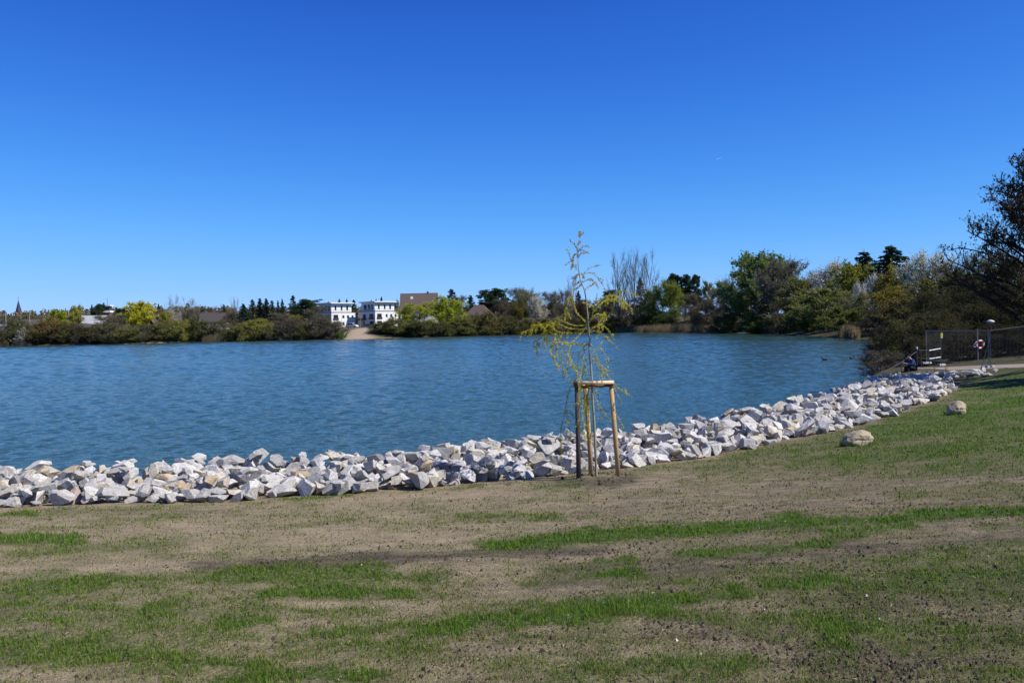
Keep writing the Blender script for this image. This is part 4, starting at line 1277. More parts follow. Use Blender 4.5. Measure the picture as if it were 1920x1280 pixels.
def villa(px_corner, D, base_z, rz, label, mirror_detail):
    """three-storey white flat-roofed villa; its nearest vertical edge points at the lake"""
    c = P(px_corner, 612, D)
    root = empty('white_villa', (c[0], D, base_z), rz)
    A, B = 13.5, 13.0                       # local: corner at origin, wall a runs along +x (right face, normal -y), wall b along +y (left face, normal -x)
    H1, H2 = 7.3, 4.1
    MB().box(0, A, 0, B, -1.5, H1).build('wall', M_WHITE, root)
    MB().box(1.6, A - .5, 2.4, B - .5, H1 + .003, H1 + H2).build('penthouse_wall', M_WHITE, root)
    rf = MB().box(.6, A + .1, 1.0, B + .1, H1 + H2 + .003, H1 + H2 + .45).build('roof', M_WHITE, root)
    MB().box(3, 4.2, 6, 7.2, H1 + H2 + .453, H1 + H2 + 1.15).build('roof_vent', M_LAMPG, rf)
    MB().box(.9, A - .2, 1.3, B - .2, H1 + H2 + .453, H1 + H2 + .5).build('roof_sheet', M_ROOFG, rf)
    sl = MB().box(-.12, A + .12, -.12, B + .12, H1 - .16, H1 + .1).build('terrace_edge', M_DARKM, root)
    r = MB()
    for u in np.arange(.1, A, 1.25): r.box(u - .025, u + .025, -.03, .03, H1 + .1, H1 + 1.05)
    for u in np.arange(.1, B, 1.25): r.box(-.03, .03, u - .025, u + .025, H1 + .1, H1 + 1.05)
    r.box(0, A, -.035, .035, H1 + 1.05, H1 + 1.12); r.box(-.035, .035, .036, B, H1 + 1.05, H1 + 1.12)
    r.build('terrace_railing', M_STEEL, root)
    dn = M_DARKM
    for u, z, w, h, mu in [(2.4, 5.0, 2.6, 2.3, 2), (6.6, 5.2, 1.1, 1.3, 0), (9.2, 5.2, 1.1, 1.3, 0), (11.8, 5.2, 1.0, 1.3, 0), (2.4, 1.7, 2.6, 2.3, 2), (6.6, 1.9, 1.1, 1.3, 0), (9.2, 1.9, 1.1, 1.3, 0)]:
        window_on(root, (0, -1), (u, 0, z), w, h, frame=dn, mull=mu)
    for u, z, w, h, mu in [(2.8, 4.9, 3.2, 2.5, 2), (8.2, 4.9, 2.0, 2.5, 1), (11.2, 4.9, 2.0, 2.5, 1), (2.8, 1.6, 3.2, 2.5, 2), (9.6, 1.6, 3.0, 2.4, 2)]:
        window_on(root, (-1, 0), (0, u, z), w, h, frame=dn, mull=mu)
    for u, w in [(4.0, .9), (7.4, .9), (10.6, 1.0)]:
        window_on(root, (0, -1), (u, 2.4, H1 + 2.0), w, 2.1, frame=dn, mull=0)
    for u, w in [(4.2, 1.6), (6.6, 1.6), (9.5, 1.8)]:
        window_on(root, (-1, 0), (1.6, u, H1 + 1.9), w, 2.5, frame=dn, mull=1)
    # balconies on the shaded side and below the large windows
    bb = MB(); bb.box(-1.3, -.003, 6.9, 12.2, 3.3, 3.5); bb.box(-1.3, -1.2, 6.9, 12.2, 3.5, 4.4); bb.box(-1.2, -.003, 6.9, 7.0, 3.5, 4.4); bb.box(-1.2, -.003, 12.1, 12.2, 3.5, 4.4)
    bb.build('balcony', M_DARKM, root)
    b2 = MB(); b2.box(.9, 3.9, -.28, -.07, 3.75, 4.6); b2.build('balcony', M_DARKM, root)
    b3 = MB(); b3.box(-.28, -.07, 1.0, 4.6, 3.55, 4.5); b3.build('balcony', M_DARKM, root)
    MB().box(A - .3, A - .18, -.13, -.003, -1, H1 - .2).build('drainpipe', M_LAMPG, root)
    return tag(root, label, 'house', 'white flat-roofed villas')
VZ = 5.0
villa(704, 405, VZ, R(46), 'right white flat-roofed villa behind the sandy beach', 0)
villa(622, 410, VZ, R(46), 'left white flat-roofed villa half hidden by bare shrubs', 1)

def gabled(name, px, D, base, w, d, hw, hr, rz, wall, roof, label, windows=3, chimney=True, over=.4, hip=0.0, skylight=False, fascia=None):
    """house with a pitched roof; ridge along local x"""
    c = P(px, 600, D)
    root = empty(name, (c[0], D, base), rz)
    mb = MB().box(-w / 2, w / 2, -d / 2, d / 2, -1.5, hw)
    if not hip:
        for s in (-1, 1):
            x0, x1 = sorted((s * w / 2, s * (w / 2 - .25)))
            V = [(x0, -d / 2, hw), (x1, -d / 2, hw), (x1, d / 2, hw), (x0, d / 2, hw), (x0, -.05, hw + hr - .1), (x1, -.05, hw + hr - .1), (x1, .05, hw + hr - .1), (x0, .05, hw + hr - .1)]
            mb.poly8(V)
    mb.build('wall', wall, root)
    rm = MB(); th = .22
    ex, ey = w / 2 + over, d / 2 + over
    rx = w / 2 + over - hip * w / 2
    drop = hr * over / (d / 2)
    z0 = hw - drop + .02
    V = [(-ex, -ey, z0), (ex, -ey, z0), (ex, ey, z0), (-ex, ey, z0), (-rx, 0, hw + hr), (rx, 0, hw + hr)]
    V2 = [(x, y, z + th) for x, y, z in V]
    Vr = V + V2
    Q = [(0, 1, 5, 4), (2, 3, 4, 5), (7, 6, 10, 11), (9, 8, 11, 10), (1, 0, 6, 7), (3, 2, 8, 9)]
    T = [(0, 4, 3), (1, 2, 5), (6, 9, 10), (7, 11, 8)]
    Q += [(0, 3, 9, 6), (2, 1, 7, 8)]
    rm.raw(Vr, Q, T)
    rf = rm.build('roof', roof, root)
    if chimney:
        MB().box(w * .22, w * .22 + .8, -.4, .4, hw + hr * .7, hw + hr + 1.0).build('chimney', M_ROOFD, rf)
    if skylight:
        s = hr / (d / 2)
        for u in (-.2, ):
            y0, y1 = -d * .17, -d * .10
            V = [(u * w - .6, y0, hw + hr + y0 * s + th + .03), (u * w + .6, y0, hw + hr + y0 * s + th + .03), (u * w + .6, y1, hw + hr + y1 * s + th + .03), (u * w - .6, y1, hw + hr + y1 * s + th + .03)]
            V = V + [(x, y, z + .12) for x, y, z in V]
            MB().poly8(V).build('skylight', M_LAMPG, rf)
    if fascia:
        MB().box(-w / 2 - .003, w / 2 + .003, -d / 2 - .12, -d / 2 - .003, hw - 1.3, hw - .2).build('fascia', fascia, root)
    for k in range(windows):
        u = -w / 2 + w * (k + .5) / windows
        window_on(root, (0, -1), (u, -d / 2 - (.12 if fascia else 0), hw - 1.5 - (1.2 if fascia else 0)), 1.2, 1.4)
    return tag(root, label, 'house')
gabled('brown_roof_house', 787, 432, 5.3, 17.5, 14, 6.8, 8.8, R(3), M_WHITE, M_ROOFB, 'house with a large steep brown tiled roof between villas and spruce', 4, True, skylight=True)
gabled('hipped_roof_house', 899, 428, 5.2, 12, 10, 4.6, 4.6, R(-12), M_BRICK, M_ROOFB, 'low house with dark hipped roof below the dark pines', 3, False, .6, hip=.75, fascia=M_ORANGE)
gabled('grey_gabled_house', 176, 455, 5.0, 13, 9, 5.0, 4.2, R(20), M_BRICK, M_ROOFG, 'brick house with pale grey sheet roof on the far left shore', 3)
gabled('low_roof_house', 402, 455, 5.3, 13, 9, 4.6, 4.3, R(6), M_GREYW, M_ROOFD, 'low house with dark roof and chimney left of the spruce cluster', 3)
gabled('flat_hall', 25, 470, 4.6, 16, 10, 5.6, 1.0, R(8), M_GREYW, M_ROOFG, 'low hall with pale flat roof below the church spire', 4, False)
gabled('dark_gable_house', 66, 455, 4.6, 12, 9, 4.6, 3.6, R(35), M_BRICK, M_ROOFD, 'dark gabled house right of the church spire', 2, True)
gabled('orange_house', 158, 420, 4.6, 6, 6, 3.3, 1.6, R(15), M_ORANGE, M_ROOFD, 'small orange-walled hut among shrubs on the far left shore', 2, False)
gabled('brown_gable_house', 288, 450, 5.0, 10, 9, 4.6, 4.8, R(70), M_GREYW, M_ROOFB, 'brown gabled house right of the yellow-green maple', 2)
gabled('garden_pavilion', 1236, 396, 4.3, 5.2, 3.6, 2.2, .5, R(4), M_GREYW, M_WHITE, 'small white-roofed garden pavilion behind the green willow shrubs', 2, False)

def spire():
    c = P(35, 584, 900); g = gz(c[0], 900)
    root = empty('church_tower', (c[0], 900, g))
    top = P(35, 562, 900)[2] - g; eave = P(35, 584, 900)[2] - g
    MB().box(-2.4, 2.4, -2.4, 2.4, -1, eave).build('tower', M_BRICK, root)
    mb = MB(); ov = 2.9
    a = np.arange(8) * math.pi / 4 + math.pi / 8
    V = [(math.cos(q) * ov, math.sin(q) * ov, eave) for q in a] + [(0, 0, top), (0, 0, eave)]
    mb.raw(V, None, [(k, (k + 1) % 8, 8) for k in range(8)] + [((k + 1) % 8, k, 9) for k in range(8)])
    sp_ = mb.build('spire', M_SLATE, root)
    MB().tube([(0, 0, top - .5), (0, 0, top + 3)], .12, 5).tube([(-.7, 0, top + 2), (.7, 0, top + 2)], .1, 5).build('cross', M_DARKM, sp_)
    tag(root, 'church tower with pointed dark slate spire on the far left skyline', 'church')
spire()

def striped_tower():
    D = 640; c = P(202, 590, D); g = gz(c[0], D)
    root = empty('striped_tower', (c[0], D, g))
    ztop = P(202, 572, D)[2] - g; zb = P(202, 586, D)[2] - g
    MB().box(-2.6, 2.6, -2.6, 2.6, -1, zb).build('shaft', M_BRICK, root)
    MB().box(-3.3, 3.3, -3.3, 3.3, zb + .003, zb + 1.4).build('gallery', M_WHITE, root)
    MB().box(-2.2, 2.2, -2.2, 2.2, zb + 1.403, ztop - .8).build('lantern_room', M_DARKM, root)
    MB().box(-3.2, 3.2, -3.2, 3.2, ztop - .797, ztop).build('roof', M_WHITE, root)
    MB().tube([(0, 0, ztop), (0, 0, ztop + 5)], .12, 5).build('antenna', M_DARKM, root)
    MB().box(-3.1, -2.3, -.5, .5, zb + 1.4, ztop + 1.8).build('chimney', M_DARKM, root)
    tag(root, 'small tower with white banded top and antenna on the far left skyline', 'tower')
striped_tower()

def lamp_post(px, top, D, label, disc=.5, base=None, name='street_lamp', head='disc'):
    c = P(px, top, D); g = gz(c[0], D)
    root = empty(name, (c[0], D, g)); h = c[2] - g
    MB().tube([(0, 0, -.3), (0, 0, h * .3), (0, 0, h)], [.08, .07, .05], 8).build('pole', M_LAMPG if head != 'dark' else M_DARKM, root, smooth=True)
    mb = MB(); n = 16
    prof = [(.05, -.12), (disc * .45, -.10), (disc, -.03), (disc * .96, .03), (disc * .5, .11), (.04, .15)]
    V = [(math.cos(k * 2 * math.pi / n) * r, math.sin(k * 2 * math.pi / n) * r, h + z) for r, z in prof for k in range(n)]
    Q = [(i * n + k, i * n + (k + 1) % n, (i + 1) * n + (k + 1) % n, (i + 1) * n + k) for i in range(len(prof) - 1) for k in range(n)]
    mb.raw(V, Q).build('lamp_head', M_LAMPG, root, smooth=True)
    return tag(root, label, 'street lamp', 'street lamps')
lamp_post(10.5, 580, 425, 'tall grey street lamp at the left picture edge on the far shore', .35)
lamp_post(55.5, 588, 420, 'grey street lamp above the white blossoming shrub on the far shore', .5)
lamp_post(128.5, 583, 470, 'grey street lamp between the two yellow-green trees on the far shore', .55)
lamp_post(640, 583, 400, 'thin lamp in front of the left villa', .12)
lamp_post(726, 573, 404, 'thin lamp in front of the right villa', .12)
lamp_post(1857, 603, 63.5, 'flat mushroom street lamp above the wire fence', .29, head='dark')

def sign_post(px, D):
    c = P(px, 593, D); g = gz(c[0], D)
    root = empty('notice_board', (c[0], D, g)); h = c[2] - g
    MB().tube([(0, 0, -.2), (0, 0, h)], .06, 6).build('pole', M_LAMPG, root)
    MB().box(-.7, .7, -.1, -.065, h - .9, h + .9).build('board', plain('weathered_board', (.30, .22, .17), .8), root)
    tag(root, 'brownish notice board on a pole at the top of the beach', 'sign')
sign_post(676, 398)

def car(px, py, D, L, W, H, rz, label, van, cname='white_van', paint=None):
    c = P(px, py, D); g = gz(c[0], D)
    root = empty(cname, (c[0], D, g), rz)
    k = .42 if van else .36
    prof = [(-L / 2, .35), (-L / 2, H * .95 if van else H * .55), (-L / 2 + .25, H) if van else (-L * .30, H), (L * .12, H), (L * .30, H * .58), (L * .46, H * .48), (L / 2, H * .40), (L / 2, .35)]
    m_ = len(prof)
    V = [(x, -W / 2, z) for x, z in prof] + [(x, W / 2, z) for x, z in prof]
    me = bpy.data.meshes.new('body'); bm = bmesh.new()
    vs = [bm.verts.new(v) for v in V]
    bm.faces.new(vs[:m_][::1]); bm.faces.new(vs[m_:][::-1])
    for i in range(m_):
        j = (i + 1) % m_
        bm.faces.new((vs[i], vs[m_ + i], vs[m_ + j], vs[j]))
    bmesh.ops.recalc_face_normals(bm, faces=bm.faces[:])
    bmesh.ops.bevel(bm, geom=bm.edges[:], offset=.09, segments=2, affect='EDGES')
    bm.to_mesh(me); bm.free(); me.materials.append(paint or M_CARW)
    add('body', me, root)
    for s in (-1, 1):
        for x0, x1 in ((-L * .38, -L * .14), (-L * .10, L * .13)):
            y = s * (W / 2 + .012)
            mb = MB(); y0, y1 = sorted((s * W / 2 - s * .02, y))
            mb.box(x0, x1, y0, y1, H * .60, H * .90); mb.build('side_window', M_GLASS, root)
    x0, z0, x1, z1 = L * .145, H * .965, L * .292, H * .615
    nx_, nz_ = (z0 - z1), (x1 - x0); ln = math.hypot(nx_, nz_); nx_, nz_ = nx_ / ln * .03, nz_ / ln * .03
    V = [(x0, -W * .42, z0), (x1, -W * .44, z1), (x1, W * .44, z1), (x0, W * .42, z0)]
    MB().poly8(V + [(x + nx_, y, z + nz_) for x, y, z in V]).build('windscreen', M_GLASS, root)
    for x in (-L * .31, L * .31):
        for s in (-1, 1):
            w = MB().tube([(x, s * (W / 2 - .22), .33), (x, s * (W / 2 + .02), .33)], .33, 14).build('wheel', M_TYRE, root)
            MB().tube([(x, s * (W / 2 - .1), .33), (x, s * (W / 2 + .035), .33)], .2, 10).build('rim', M_STEEL, w)
    for s in (-1, 1):
        MB().box(L / 2 - .03, L / 2 + .02, s * W * .36 - .16, s * W * .36 + .16, H * .33, H * .42).build('headlight', M_LAMPG, root)
    return tag(root, label, 'van' if van else 'car')
M_CARW = plain('white_car_paint', (.78, .78, .78), .25, var=.02, spec=.6)
M_CARD = plain('dark_car_paint', (.03, .035, .045), .25, var=.05, spec=.6)
M_TYRE = plain('tyre', (.02, .02, .02), .8)
car(661, 610, 396, 5.2, 2.0, 2.2, R(-22), 'white van parked at the top of the sandy beach', True)
car(967, 600, 420, 4.3, 1.8, 1.5, R(-160), 'pale car parked above the shore left of the young willow', False, 'parked_car')
car(689, 611, 400, 4.3, 1.8, 1.5, R(195), 'dark car parked in front of the right villa', False, 'parked_car', M_CARD)

# ------------------------------------------------------------------ landing on the right: path, steps, fence, railing
_t = NT('paved_path')
_n = _t.noise(1.2, 5, .6, _t.coord()); _n2 = _t.noise(20, 4, .7, _t.coord())
M_PATH = _t.bsdf(_t.mix(_n2, _t.mix(_n, (.26, .22, .175), (.21, .175, .14)), (.29, .25, .205)), .9, _t.bump(_n2, .4, .02), 0, .15)
M_CONC = plain('concrete', (.36, .345, .32), .9, var=.2, scale=4, bump=.3)

def path():
    z = PLAT_Z + .03
    ctr = catmull([(24.3, 51.2), (26.3, 51.6), (29, 52.3), (33, 53.2), (40, 53.6), (60, 50)], 5)
    n = np.gradient(ctr, axis=0); n /= np.linalg.norm(n, axis=1)[:, None]; n = np.stack([-n[:, 1], n[:, 0]], 1)
    a = ctr + n * 1.5; b = ctr - n * 1.3
    zz = lambda p: np.array([max(z, gz(x, y) + .03) for x, y in p])
    top = np.concatenate([np.column_stack([a, zz(a)]), np.column_stack([b, zz(b)])]); k = len(ctr)
    bot = top - np.array([0, 0, .35])
    V = np.concatenate([top, bot]); Q = []
    for i in range(k - 1):
        Q += [(i, k + i, k + i + 1, i + 1), (i, i + 1, 2 * k + i + 1, 2 * k + i), (k + i + 1, k + i, 3 * k + i, 3 * k + i + 1)]
    Q.append((0, 2 * k, 3 * k, k))
    tag(add('path', np_mesh('path', V, np.array(Q), mats=[M_PATH])), 'pale paved path ending at the landing', kind='structure')
path()

def steps():
    # flight down to the water, running towards the lake
    a = np.array([24.6, 52.6]); b = np.array([21.0, 49.9]); d = unit(b - a); n = np.array([-d[1], d[0]])
    root = empty('stone_steps', (a[0], a[1], PLAT_Z - .4))
    N = 5; run = np.linalg.norm(b - a) / N
    for k in range(N):
        z1 = PLAT_Z + .02 - k * .16
        c0 = a + d * run * k; c1 = a + d * run * (k + 1)
        V = []
        for z in (z1 - .7, z1):
            for p, s in ((c0, -1.1), (c1, -1.1), (c1, 1.1), (c0, 1.1)):
                q = p + n * s
                V.append((q[0] - a[0], q[1] - a[1], z - PLAT_Z + .4))
        if np.cross(d, n) < 0: V = [V[i] for i in (3, 2, 1, 0, 7, 6, 5, 4)]
        MB().poly8(V).build('step', M_CONC, root, bevel=.015)
    tag(root, 'concrete steps going down from the landing into the water', 'steps')
    return a, b, d, n
ST_A, ST_B, ST_D, ST_N = steps()

M_RAIL = plain('dark_steel_rail', (.055, .06, .07), .55, 0, var=.2, scale=9)
def railing():
    root = empty('handrail', (23.8, 52.0, PLAT_Z))
    o0 = np.array([23.8, 52.0, PLAT_Z])
    def W_(px, py, D): return P(px, py, D) - o0
    top = W_(1719, 650, 52); foot = np.array([top[0], top[1], -.2])
    MB().tube([foot, top], .03, 8).build('post', M_RAIL, root)
    MB().tube([top + [0, 0, -.13], top], .05, 8).build('post_cap', M_WHITE, root)
    rail_top = W_(1718.5, 659, 52); mid = W_(1690, 679, 50.7); low = W_(1656.5, 699, 49.2)
    MB().tube([rail_top, mid, low], .024, 8).build('rail', M_RAIL, root)
    for p in (mid, low):
        g = max(gz(*(p + o0)[:2]), -.4) - o0[2]
        MB().tube([p, (p[0], p[1], g - .1)], .024, 8).build('post', M_RAIL, root)
    tag(root, 'sloping steel handrail beside the steps to the water', 'handrail')
    root2 = empty('guard_rail', (25.0, 54.0, PLAT_Z)); o0 = np.array([25.0, 54.0, PLAT_Z])
    a = W_(1721, 656, 53); b = W_(1742, 657, 53.6); c = W_(1763.5, 653.2, 56.5)
    a2 = W_(1727, 672, 53); b2 = W_(1742, 672.5, 53.6); c2 = W_(1763.5, 669.4, 56.5)
    MB().tube([a, b], .022, 8).build('rail', M_RAIL, root2); MB().tube([a2, b2], .022, 8).build('rail', M_RAIL, root2)
    MB().tube([b, c], .03, 8).build('rail', M_WHITE, root2); MB().tube([b2, c2], .03, 8).build('rail', M_WHITE, root2)  # white colour puts the sunlight into these two steel bars
    for p in (W_(1727.3, 656, 53), b, W_(1753.3, 655, 55)):
        MB().tube([p, (p[0], p[1], -.1)], .022, 8).build('post', M_RAIL, root2)
    tag(root2, 'steel guard rail with horizontal bars coloured sunlit white behind the left fence panel', 'railing')
railing()

M_WIRE = plain('dull_wire', (.15, .155, .16), .6, .4)
M_TUBE = plain('weathered_tube', (.22, .23, .245), .55, .4, var=.2, scale=9)
q1 = P(1737, 684, 57.0); q2 = P(1765, 684, 54.2); q3 = P(1855.5, 689, 51.2); q4 = P(1945, 689, 50.2)
FENCE = empty('wire_fence', (q2[0], q2[1], PLAT_Z))
tag(FENCE, 'mesh construction fence across the path with steel tube frames', 'fence')
FO = np.array([q2[0], q2[1], PLAT_Z])
def fence_panel(a, b, za, zb, h, label, wires=34):
    a = np.array([*a, za]) - FO; b = np.array([*b, zb]) - FO
    d = b - a; up = np.array([0, 0, 1.0])
    mb = MB()
    mb.tube([a, a + up * h], .021, 8).tube([b, b + up * h], .021, 8).tube([a + up * h, b + up * h], .021, 8).tube([a + up * .12, b + up * .12], .021, 8)
    fr = mb.build('fence_panel', M_TUBE, FENCE); fr['label'] = label
    mb = MB()
    for i in range(1, wires):
        p = a + d * i / wires
        mb.tube([p + up * .12, p + up * h], .0028, 3, False)
    for z in (.45, .78, 1.1, 1.45, 1.75):
        mb.tube([a + up * z, b + up * z], .0028, 3, False)
    mb.build('wire_mesh', M_WIRE, fr)['kind'] = 'stuff'
def fence_foot(p, z, rz):
    V = np.array([(-.36, -.12, 0), (.36, -.12, 0), (.36, .12, 0), (-.36, .12, 0), (-.30, -.09, .13), (.30, -.09, .13), (.30, .09, .13), (-.30, .09, .13)])
    o = MB().poly8(V).build('fence_foot', M_CONC, FENCE, bevel=.015, loc=np.array([*p, z]) - FO, rot=(0, 0, rz))
    MB().box(.331, .37, -.06, .06, .02, .09).build('marking', M_YEL, o)
M_YEL = plain('yellow_plastic', (.85, .75, .12), .5, var=.05); M_YEL2 = plain('pale_yellow_plastic', (.85, .80, .40), .5, var=.05)
pz = PLAT_Z + .17
fence_panel(q1[:2], q2[:2], pz, pz, 2.0, 'narrow receding panel at the water end', 26)
fence_panel(q2[:2], q3[:2] + np.array([-.03, .03]), pz, pz, 2.0, 'middle panel in front of the life ring', 34)
fence_panel(q3[:2] + np.array([.04, .0]), q4[:2], pz, pz + .28, 2.0, 'right panel running out of the picture', 34)
for q, r_ in ((q1, .3), (q2, .6), (q3, .5)):
    fence_foot(q[:2], PLAT_Z + .035, r_)
def clip():
    c = P(1765, 629.5, 54.12) - FO
    o = MB().box(-.065, .065, -.05, .02, -.02, .17).build('reflector_clip', M_YEL, FENCE, bevel=.01, loc=c)
    MB().box(-.06, .06, -.055, .02, -.14, -.04).build('lower_plate', M_YEL2, o, bevel=.01)
clip()
def brace():
    c = np.array([q3[0], q3[1] + .06, PLAT_Z]) - FO
    h = 2.1
    MB().tube([(0, 0, .1), (.05, .9, .05)], .02, 6).tube([(.02, 0, 1.55), (.05, .9, .05)], .02, 6).build('strut', plain('blue_strut', (.05, .09, .2), .5), FENCE, loc=c)
    MB().tube([(-.06, 0, h - .02), (-.02, 0, 1.45)], .016, 6).tube([(.08, 0, h - .02), (.0, 0, 1.45)], .016, 6).build('upper_fork', M_TUBE, FENCE, loc=c)
brace()

def life_ring():
    D = 57.3; c = P(1837.5, 645.5, D); g = gz(c[0], D)
    pr = empty('life_ring_post', (c[0] - .1, D + .1, g))
    h = P(1836, 616, D)[2] - g
    MB().tube([(0, 0, -.3), (0, 0, h)], .035, 8).build('post', M_TUBE, pr); MB().box(-.05, .2, -.06, -.036, c[2] - g - .1, c[2] - g + .1).build('bracket', M_DARKM, pr)
    tag(pr, 'thin grey post carrying the life ring behind the fence', 'post')
    root = empty('life_ring', c); root.rotation_euler = (R(12), R(18), R(14))
    RR, rr, n, m_ = .245, .062, 48, 12
    for part in range(8):
        V, Q = [], []
        a0, a1 = part * math.pi / 4, (part + 1) * math.pi / 4
        ks = 8
        for i in range(ks + 1):
            a = a0 + (a1 - a0) * i / ks
            for j in range(m_):
                b = 2 * math.pi * j / m_
                q = RR + rr * math.cos(b)
                V.append((math.cos(a) * q, rr * math.sin(b), math.sin(a) * q))
        for i in range(ks):
            for j in range(m_):
                j2 = (j + 1) % m_
                Q.append((i * m_ + j, (i + 1) * m_ + j, (i + 1) * m_ + j2, i * m_ + j2))
        MB().raw(V, Q).build('red_segment' if part % 2 else 'white_segment', M_RED if part % 2 else M_WHITE, root, smooth=True)
    pts = [(-.30, -.02, .12), (-.42, -.05, -.02), (-.45, -.05, -.2), (-.36, -.04, -.27), (-.25, -.03, -.24)]
    MB().tube(catmull(pts, 5), .012, 6).build('rope', M_WHITE, root, smooth=True)
    tag(root, 'red and white life ring with a hanging rope behind the wire fence', 'life ring')
M_RED = plain('red_plastic', (.55, .02, .02), .45, var=.05)
life_ring()

# ------------------------------------------------------------------ seated person
def skin_part(name, verts, edges, rad, mat, parent, sub=2, root_i=0):
    me = bpy.data.meshes.new(name)
    me.from_pydata([tuple(v) for v in verts], edges, [])
    o = add(name, me, parent)
    o.modifiers.new('skin', 'SKIN')
    if not me.skin_vertices: 
        bpy.context.view_layer.objects.active = o
    sv = me.skin_vertices[0].data
    for i, r_ in enumerate(rad):
        sv[i].radius = (r_, r_) if not isinstance(r_, tuple) else r_
        sv[i].use_root = (i == root_i)
    ms = o.modifiers.new('sub', 'SUBSURF'); ms.levels = sub; ms.render_levels = sub
    me.materials.append(mat)
    return o

def person():
    # sits on the upper step facing the lake (local -x), leaning forward, forearms on the knees
    root = empty('person', (23.05, 50.95, .62), R(6))
    M_SKIN = plain('skin', (.45, .28, .20), .6, var=.06); M_JACK = plain('navy_jacket', (.03, .055, .16), .75, var=.25, scale=8, bump=.3)
    M_TROU = plain('dark_trousers', (.014, .015, .022), .8, var=.2); M_HAIR = plain('dark_hair', (.015, .012, .01), .7); M_SHOE = plain('dark_shoes', (.02, .02, .02), .6)
    # local frame: person looks along -x, z=0 is the seat surface
    pel = (0, 0, .12); sp = (-.05, 0, .32); ch = (-.14, 0, .50); nk = (-.22, 0, .64); hd = (-.27, 0, .74); ht = (-.30, 0, .86); jaw = (-.345, 0, .725)
    V = [pel, sp, ch, nk, hd, ht, jaw]; E = [(0, 1), (1, 2), (2, 3), (3, 4), (4, 5), (4, 6)]; Rd = [.15, .13, .15, .058, .085, .075, .05]
    hands = []
    for s in (-1, 1):
        i = len(V)
        V += [(-.15, s * .19, .54), (-.24, s * .25, .30), (-.46, s * .12, .36), (-.53, s * .09, .385)]
        E += [(2, i), (i, i + 1), (i + 1, i + 2), (i + 2, i + 3)]; Rd += [.07, .05, .036, .034]
        h = i + 3
        for f in range(4):
            j = len(V); y = s * .09 - .028 + f * .019
            L = (.062, .074, .07, .056)[f]
            V += [(-.53 - .035, y, .39), (-.53 - .035 - L * .55, y - s * .01, .395), (-.53 - .035 - L, y - s * .03, .375)]
            E += [(h, j), (j, j + 1), (j + 1, j + 2)]; Rd += [.011, .009, .008]
        j = len(V)
        V += [(-.55, s * .09 - s * .04, .405), (-.585, s * .04, .42)]; E += [(h, j), (j, j + 1)]; Rd += [.011, .009]
        i = len(V)
        V += [(-.02, s * .10, .10), (-.42, s * .14, .16), (-.44, s * .13, -.24), (-.47, s * .13, -.285), (-.60, s * .14, -.30)]
        E += [(0, i), (i, i + 1), (i + 1, i + 2), (i + 2, i + 3), (i + 3, i + 4)]; Rd += [.10, .068, .045, .045, .035]
    skin_part('body', V, E, Rd, M_SKIN, root)
    # jacket over torso and arms, trousers over hips and legs
    V = [(.02, 0, .10), sp, ch, (-.205, 0, .60)]; E = [(0, 1), (1, 2), (2, 3)]; Rd = [(.19, .17), (.18, .16), (.20, .17), .085]
    for s in (-1, 1):
        i = len(V); V += [(-.15, s * .20, .55), (-.24, s * .255, .30), (-.45, s * .125, .355)]; E += [(2, i), (i, i + 1), (i + 1, i + 2)]; Rd += [.095, .075, .052]
    skin_part('jacket', V, E, Rd, M_JACK, root)
    V = [(0, 0, .115)]; E = []; Rd = [.17]
    for s in (-1, 1):
        i = len(V); V += [(-.03, s * .10, .10), (-.43, s * .14, .165), (-.445, s * .13, -.23)]; E += [(0, i), (i, i + 1), (i + 1, i + 2)]; Rd += [.12, .088, .066]
    skin_part('trousers', V, E, Rd, M_TROU, root)
    for s in (-1, 1):
        skin_part('shoe', [(-.43, s * .13, -.285), (-.52, s * .135, -.30), (-.64, s * .14, -.315)], [(0, 1), (1, 2)], [.052, .05, .038], M_SHOE, root)
    skin_part('hair', [(-.225, 0, .73), (-.25, 0, .83), (-.31, 0, .89), (-.35, 0, .865)], [(0, 1), (1, 2), (2, 3)], [.07, .088, .07, .035], M_HAIR, root)
    MB().box(-.385, -.365, -.008, .008, .755, .785).build('nose', M_SKIN, root, bevel=.005)
    tag(root, 'person in a dark blue jacket sitting hunched on the steps facing the lake', 'person')
    # something small and white held in the hands
    m_ = root.matrix_basis
    p = Matrix.Translation(root.location) @ Matrix.Rotation(root.rotation_euler[2], 4, 'Z') @ Vector((-.60, .02, .41))
    o = MB().box(-.075, .075, -.006, .006, -.05, .05).build('white_card', M_WHITE, None, bevel=.003, loc=p, rot=(R(-25), 0, root.rotation_euler[2] + R(90)))
    tag(o, 'small white card held by the seated person', 'card')
person()

